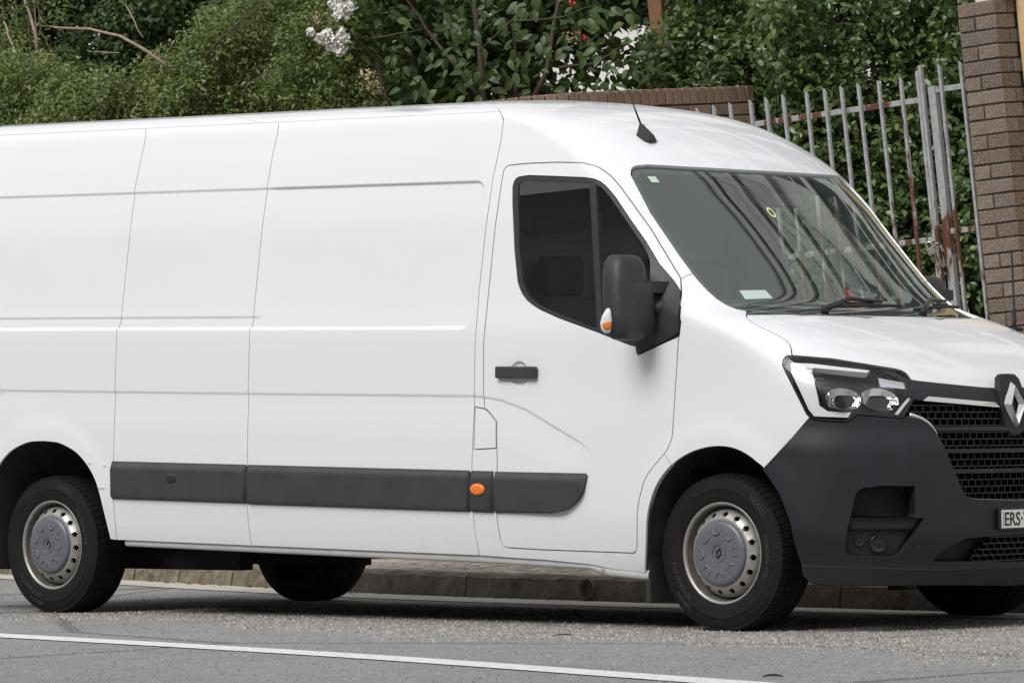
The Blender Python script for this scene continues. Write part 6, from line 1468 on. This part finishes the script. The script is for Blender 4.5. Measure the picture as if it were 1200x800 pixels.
# leaf blades: x across, y along, z up; folded and drooping
def blade(w, fold=.10, droop=.12, n=3):
    ys = np.linspace(0, 1, n+2); v = [(0, 0, 0)]; f = []
    for y in ys[1:-1]:
        ww = w*math.sin(math.pi*min(1, y**.75))**.8*.5; z = -droop*y*y
        v += [(-ww, y, z+fold*ww*2), (0, y, z), (ww, y, z+fold*ww*2)]
    v.append((0, 1, -droop)); k = len(v)-1
    f += [(0, 2, 1), (0, 3, 2)]
    for i in range(n-1):
        a = 1+3*i; f += [(a, a+1, a+3), (a+1, a+4, a+3), (a+1, a+2, a+4), (a+2, a+5, a+4)]
    a = 1+3*(n-1); f += [(a, a+1, k), (a+1, a+2, k)]
    return np.array(v), np.array(f)
def leaves(pos, nrm, size, tmpl, rs, tint, spread=.6):
    """scatter blades: each faces roughly nrm with its tip hanging or spreading; returns verts, tris, tint per vertex"""
    n = len(pos); N = nrm + rs.normal(0, spread, (n, 3)); N /= np.linalg.norm(N, axis=1, keepdims=True)
    d = rs.normal(0, 1, (n, 3)); d[:, 2] -= .35; d -= N*np.sum(d*N, 1)[:, None]; d /= np.linalg.norm(d, axis=1, keepdims=True)
    s = np.cross(d, N); tv, tf = tmpl; sz = size*rs.uniform(.65, 1.25, n)
    V = pos[:, None, :] + sz[:, None, None]*(tv[None, :, 0:1]*s[:, None, :]+tv[None, :, 1:2]*d[:, None, :]+tv[None, :, 2:3]*N[:, None, :])
    F = tf[None]+(np.arange(n)*len(tv))[:, None, None]
    return V.reshape(-1, 3), F.reshape(-1, 3), np.repeat(tint, len(tv))
def crown(name, parent, mat, pos, nrm, size, tmpl, rs, tint, spread=.6):
    V, F, tt = leaves(pos, nrm, size, tmpl, rs, tint, spread)
    Mi = np.array(parent.matrix_world.inverted()) if False else None
    V = V - np.array(parent.location)
    return add_mesh(name, V, F, mat, parent, True, None, None, tt)
CAMW = W(CAMR); VIEW = RM @ CF; RIGHT = RM @ CR; UPV = np.array([0, 0, 1.0])
def clumps(rs, centers, radii, per, flat=.75):
    """leaves gathered in clumps: positions on and in each clump, normals pointing out and up"""
    P_ = []; N_ = []; T_ = []
    for c, r, k in zip(centers, radii, per):
        d = rs.normal(0, 1, (k, 3)); d /= np.linalg.norm(d, axis=1, keepdims=True); rad = r*rs.uniform(.35, 1.0, k)**.5
        P_.append(c+d*rad[:, None]*np.array([1, 1, flat])); nn = d*.6+np.array([0, 0, .75])-VIEW*.35; N_.append(nn)
        T_.append(np.clip(rs.normal(.42+rs.normal(0, .12), .20, k), 0, 1))
    return np.concatenate(P_), np.concatenate(N_), np.concatenate(T_)
def stem_tube(q_, pts, r0, r1, seg=7):
    pts = [np.array(p, float) for p in pts]; out = [pts[0]]
    for a, b in zip(pts[:-1], pts[1:]):
        for t in (.33, .66, 1): out.append(a+(b-a)*t + NR.normal(0, .004, 3))
    q_.tube(out, list(np.linspace(r0, r1, len(out))), seg)

# ---- left: a loose small-leaved bush against a darker, deeper thicket
def thicket(name, label, seed, px0, px1, py_fn, py_bot, D, dep, nclump, per, rad, size, tmpl, mat, base_px, tintoff=0.0, group=None, cat='bush', stems=6, back=None):
    rs = np.random.RandomState(seed)
    base = at(base_px[0], base_px[1], D); base[2] = BO[2]+GZ
    root = empty(name, label, cat, group, loc=tuple(base))
    cs = []
    while len(cs) < nclump:
        px = rs.uniform(px0, px1); u = rs.uniform(0, 1); top = py_fn(px); py = top+(py_bot-top)*u**.85
        dd = D + dep*rs.uniform(-.5, .5) - .25*math.sin(px*.021+seed)-.18*math.sin(px*.05+py*.03)-.35*(py-top)/(abs(py_bot-top)+1)
        if back: dd += back(px)
        cs.append(at(px, py, dd))
    P_, N_, T_ = clumps(rs, cs, rs.uniform(.6, 1.3, nclump)*rad, (rs.uniform(.6, 1.3, nclump)*per).astype(int))
    o = crown('leaves', root, mat, P_, N_, size, tmpl, rs, np.clip(T_+tintoff, 0, 1)); tag(o, kind='stuff')
    q_ = MB()
    for k in range(stems):
        e_ = np.array(cs[rs.randint(len(cs))])-base; st = np.array([rs.uniform(-.3, .3), rs.uniform(-.1, .1), 0])
        stem_tube(q_, [st, st*.6+e_*.4+np.array([0, 0, .15]), e_], .022, .006, 6)
    q_.build('stems', 'bark_grey', root)
    return root
small = blade(.46, .10, .15, 2); oval = blade(.52, .12, .18, 3); broad = blade(.62, .08, .22, 3)
thicket('thicket', 'dark deep green thicket behind the light leafy bush on the left', 11, -60, 520, lambda x: -70, 130, 35.4, 1.0, 620, 150, .24, .062, oval, 'tree_leaf', (120, 120), -.12)
thicket('leafy_bush', 'light green small leaved bush filling the left above the van roof', 12, -60, 460, lambda x: np.interp(x, [-60, 0, 60, 110, 150, 200, 240, 300, 380, 460], [80, 66, 74, 92, 84, 62, 25, -20, -60, -70]), 165, 33.3, .9, 640, 110, .17, .041, small, 'bush_leaf', (180, 120), .08)
thicket('leafy_bush', 'green leafy shrub in the top left corner with bare sticks', 13, -60, 75, lambda x: -50, 78, 34.6, .6, 40, 90, .17, .042, small, 'bush_leaf', (10, 120), .05)
# ---- right: dense glossy hedge behind the fence
hedge = thicket('hedge', 'dense glossy dark green hedge behind the metal fence', 21, 770, 1200, lambda x: -60, 345, 31.7, 1.3, 1150, 85, .20, .062, oval, 'hedge_leaf', (960, 300), .0, cat='hedge', stems=10, back=lambda x: 1.1*(x < 905))
rs = np.random.RandomState(77)
# sprigs of fresh upright leaves across its face
P_ = []; N_ = []; T_ = []
for k in range(900):
    c = at(rs.uniform(775, 1190), rs.uniform(-30, 260), 31.0+rs.uniform(-.2, .25)); c = c if (c - CAMW) @ RIGHT*FPX/31 + 600 > 905 else c+(c-CAMW)*(1.1/31); n = rs.randint(5, 9)
    for j in range(n):
        a = 2*math.pi*j/n+rs.uniform(-.3, .3); P_.append(c+np.array([math.cos(a), math.sin(a), .2])*.012); N_.append(np.array([math.cos(a), math.sin(a), 1.1])*.9-VIEW*.3); T_.append(np.clip(rs.normal(.62, .2), 0, 1))
o = crown('sprigs', hedge, 'hedge_leaf', np.array(P_), np.array(N_), .052, oval, rs, np.array(T_), .35); tag(o, kind='stuff')
q_ = MB(); b = np.array(hedge.location); stem_tube(q_, [at(827, 110, 32.2)-b-np.array([0, 0, 1.0]), at(829, 60, 32.2)-b], .030, .022); q_.build('trunk', 'bark_grey', hedge, True)
# ---- middle: small tree with large leaves
rs = np.random.RandomState(31)
mid_base = at(575, 108, 32.4); mid_base[2] = BO[2]+GZ
mt_ = empty('broadleaf_tree', 'small tree with large drooping dark leaves above the brick wall', 'tree', loc=tuple(mid_base))
def branch(parent, base, pts, r0, r1, name='branch', mat='bark_brown'):
    q_ = MB(); stem_tube(q_, [at(*p)-np.array(base) for p in pts], r0, r1); return q_.build(name, mat, parent, True)
q_ = MB(); stem_tube(q_, [np.zeros(3), at(566, 112, 32.4)-mid_base, at(562, 55, 32.4)-mid_base, at(553, 0, 32.4)-mid_base, at(540, -60, 32.4)-mid_base], .027, .017); q_.build('trunk', 'bark_brown', mt_, True)
branch(mt_, mid_base, [(566, 118, 32.5), (520, 60, 32.5), (500, 35, 32.6), (470, -10, 32.7)], .017, .008)
branch(mt_, mid_base, [(620, 125, 32.5), (640, 85, 32.5), (650, 30, 32.6), (660, -30, 32.6)], .022, .014)
branch(mt_, mid_base, [(605, 125, 32.8), (607, 80, 32.8), (598, 20, 32.9)], .022, .012)
branch(mt_, mid_base, [(655, 80, 32.4), (700, 74, 32.3), (726, 56, 32.2)], .014, .007)
branch(mt_, mid_base, [(562, 60, 32.4), (600, 25, 32.1), (660, 20, 32.0), (700, 5, 32.0)], .010, .004)
# dense crown behind, as one mass; gaps are left low on the right where the pale building shows
def gap(px, py): return (620 < px < 755 and py > 58) or (700 < px < 760 and 20 < py <= 58)
cs = []
while len(cs) < 620:
    px, py = rs.uniform(455, 765), rs.uniform(-70, 132)
    if gap(px, py) and rs.rand() < .75: continue
    if px < 520 and py > 62 and rs.rand() < .6: continue
    cs.append(at(px, py, 33.6+rs.uniform(-.9, 1.2)))
P_, N_, T_ = clumps(rs, cs, rs.uniform(.7, 1.3, len(cs))*.16, (rs.uniform(.6, 1.2, len(cs))*20).astype(int))
tag(crown('leaves', mt_, 'tree_leaf', P_, N_, .095, broad, rs, T_-.10, .7), kind='stuff')
# the near large leaves, each one by itself
lm = []
for k in range(5):
    bl = blade(.44+.03*k, .10+.02*k, .14+.06*k, 3); lm.append(None)
def leaf_obj(parent, p, d, n, s, k, tint):
    d = d/np.linalg.norm(d); n = n-d*(n@d); n /= np.linalg.norm(n); sx = np.cross(d, n)
    if lm[k] is None:
        tv, tf = blade(.44+.03*k, .10+.02*k, .14+.06*k, 3)
        o = add_mesh('leaf', tv, tf, 'tree_leaf', parent, True, None, None, np.full(len(tv), .12+.16*k)); lm[k] = o.data
    else: o = bpy.data.objects.new('leaf', lm[k]); C.objects.link(o); o.parent = parent
    M_ = np.eye(4); M_[:3, 0] = sx*s; M_[:3, 1] = d*s; M_[:3, 2] = n*s; M_[:3, 3] = p-np.array(parent.location); o.matrix_local = Matrix(M_.tolist()); return o
cnt = 0
while cnt < 260:
    px, py = rs.uniform(462, 775), rs.uniform(-20, 122)
    g_ = gap(px, py)
    if g_ and rs.rand() < .3: continue
    if px < 520 and py < 50 and rs.rand() < .5: continue
    if 748 < px < 796 and py < 36: continue
    p = at(px, py, 32.1+rs.uniform(-.35, .35)); out = RIGHT*rs.normal(0, .7)-UPV*abs(rs.normal(.55, .4))-VIEW*rs.uniform(-.2, .6)
    nn = -VIEW*rs.uniform(.3, 1)+UPV*rs.uniform(.2, 1)+RIGHT*rs.normal(0, .5)
    leaf_obj(mt_, p, out, nn, rs.uniform(.065, .115), rs.randint(0, 5), 0); cnt += 1
for k in range(26):
    px, py = rs.uniform(735, 800), rs.uniform(34, 70); p = at(px, py, 32.0+rs.uniform(-.15, .15))
    leaf_obj(mt_, p, RIGHT*rs.normal(0, .8)-UPV*rs.normal(.3, .5), -VIEW*rs.uniform(.3, 1)+UPV*rs.uniform(.2, 1)+RIGHT*rs.normal(0, .5), rs.uniform(.06, .10), rs.randint(0, 5), 0)
def flower_head(parent, base, px, py, D, r, n, mat, name, psz=.012):
    rs = np.random.RandomState(int(px*7+py)); c = at(px, py, D)-np.array(base); q_ = MB()
    for k in range(n):
        d = rs.normal(0, 1, 3); d /= np.linalg.norm(d); p = c+d*r*rs.uniform(.4, 1)*np.array([1, 1, 1.1]); s = psz*rs.uniform(.7, 1.4)
        u_ = rs.normal(0, 1, 3); u_ /= np.linalg.norm(u_); w_ = np.cross(u_, d+.01); w_ /= np.linalg.norm(w_)+1e-9
        q_.add([p, p+u_*s, p+w_*s+d*s*.4, p-u_*s*.8, p-w_*s], [(0, 1, 2), (0, 2, 3), (0, 3, 4), (0, 4, 1)])
    return q_.build(name, mat, parent)
for px, py in ((678, 41), (685, 45), (671, 4)): flower_head(mt_, mid_base, px, py, 32.2, .024, 16, 'petal_red', 'red_flower', .012)
flower_head(mt_, mid_base, 668, 44, 31.9, .06, 40, 'seed_tan', 'seed_cluster', .008)
# ---- flowering shrub with white panicles between bush and tree
fb = at(420, 118, 32.3); fb[2] = BO[2]+GZ
fl_ = empty('flowering_shrub', 'shrub carrying white blossom heads above the van roof', 'shrub', loc=tuple(fb))
rs = np.random.RandomState(41); cs = [at(rs.uniform(395, 480), rs.uniform(-40, 118), 32.5+rs.uniform(-.3, .4)) for k in range(40)]
P_, N_, T_ = clumps(rs, cs, rs.uniform(.7, 1.3, len(cs))*.14, (rs.uniform(.6, 1.2, len(cs))*22).astype(int))
tag(crown('leaves', fl_, 'tree_leaf', P_, N_, .066, oval, rs, T_+.08, .6), kind='stuff')
for px, py, r in ((393, 5, .055), (402, 13, .065), (410, 8, .05), (396, 16, .05), (378, 45, .05), (390, 50, .07), (402, 44, .06), (398, 58, .05), (384, 40, .045), (364, 38, .03)):
    flower_head(fl_, fb, px, py, 31.9, r, 85, 'petal_white', 'blossom', .014)
flower_head(fl_, fb, 432, 92, 31.9, .085, 110, 'seed_tan', 'dry_blossom', .010); flower_head(fl_, fb, 440, 103, 31.9, .06, 60, 'seed_tan', 'dry_blossom', .010)
flower_head(fl_, fb, 372, 22, 31.9, .05, 40, 'seed_tan', 'dry_blossom', .009)
branch(fl_, fb, [(455, 130, 32.4), (440, 70, 32.4), (410, 40, 32.2), (398, 15, 32.0)], .018, .006); branch(fl_, fb, [(436, 45, 32.1), (480, 38, 32.2), (500, 34, 32.4)], .008, .004)
# ---- bare sticks and canes in the left thicket
def cane(label, pts, r0, r1, mat):
    b = at(*pts[0]); q_ = MB(); stem_tube(q_, [at(*p)-b for p in pts], r0, r1)
    o = q_.build('bare_branch', mat, None, True); o.location = tuple(b); tag(o, label, 'branch'); return o
MAT['bark_pale'] = simple('bark_pale', (.30, .23, .17), .9, 0, .3, 20)
cane('pale bare branch arching down to the right across the left bush', [(196, 78, 32.9), (175, 62, 32.9), (140, 43, 33.0), (105, 34, 33.3), (70, 33, 33.8), (40, 30, 34.4)], .014, .007, 'bark_pale')
cane('pair of pale upright canes, the left of them in the top left corner', [(45, 62, 33.9), (40, 35, 33.9), (33, 12, 34.0), (24, -20, 34.1)], .015, .009, 'bark_pale')
cane('thin pale upright cane just right of the thicker one at top left', [(44, 62, 34.1), (42, 25, 34.1), (34, -15, 34.2)], .008, .005, 'bark_pale')
cane('reddish zigzag cane at top left', [(70, 72, 33.7), (55, 52, 33.7), (48, 38, 33.8), (45, 15, 33.9), (40, -20, 34)], .008, .005, 'bark_brown')
cane('leaning grey stick at the far left edge of the thicket', [(22, 72, 33.6), (12, 48, 33.7), (5, 25, 33.9)], .010, .006, 'bark_pale')
cane('dark bare branch rising to the top right of the left bush', [(240, 68, 32.7), (262, 42, 32.6), (290, 20, 32.6), (322, -8, 32.7)], .010, .005, 'bark_brown')
cane('dark arching twig low in the left bush', [(275, 128, 32.7), (290, 100, 32.6), (310, 85, 32.6), (345, 72, 32.6)], .007, .003, 'bark_brown')
cane('thin grey twig hanging in the upper left thicket', [(168, 45, 33.2), (158, 28, 33.2), (148, 5, 33.4)], .006, .004, 'bark_pale')
cane('short grey twig in the dark hollow of the left thicket', [(140, 62, 33.0), (120, 62, 33.1), (102, 60, 33.3)], .005, .003, 'bark_pale')

# ================================================================== keep the tree at thing > part > sub-part
def depth(o):
    d = 0
    while o.parent is not None: o = o.parent; d += 1
    return d
for o in [o for o in C.objects if depth(o) >= 3]:
    while depth(o) >= 3: o.parent = o.parent.parent        # the steps between carry no transform of their own
for o in [o for o in C.objects if o.type == 'EMPTY' and o.parent is not None and not o.children]: bpy.data.objects.remove(o)
for old, new in (('carcass', 'tyre'), ('tread', 'tyre_tread'), ('rim_disc', 'rim'), ('cap_dome', 'hub_cap'), ('diamond', 'badge')):
    for o in [o for o in C.objects if o.name.split('.')[0] == old]: o.name = new
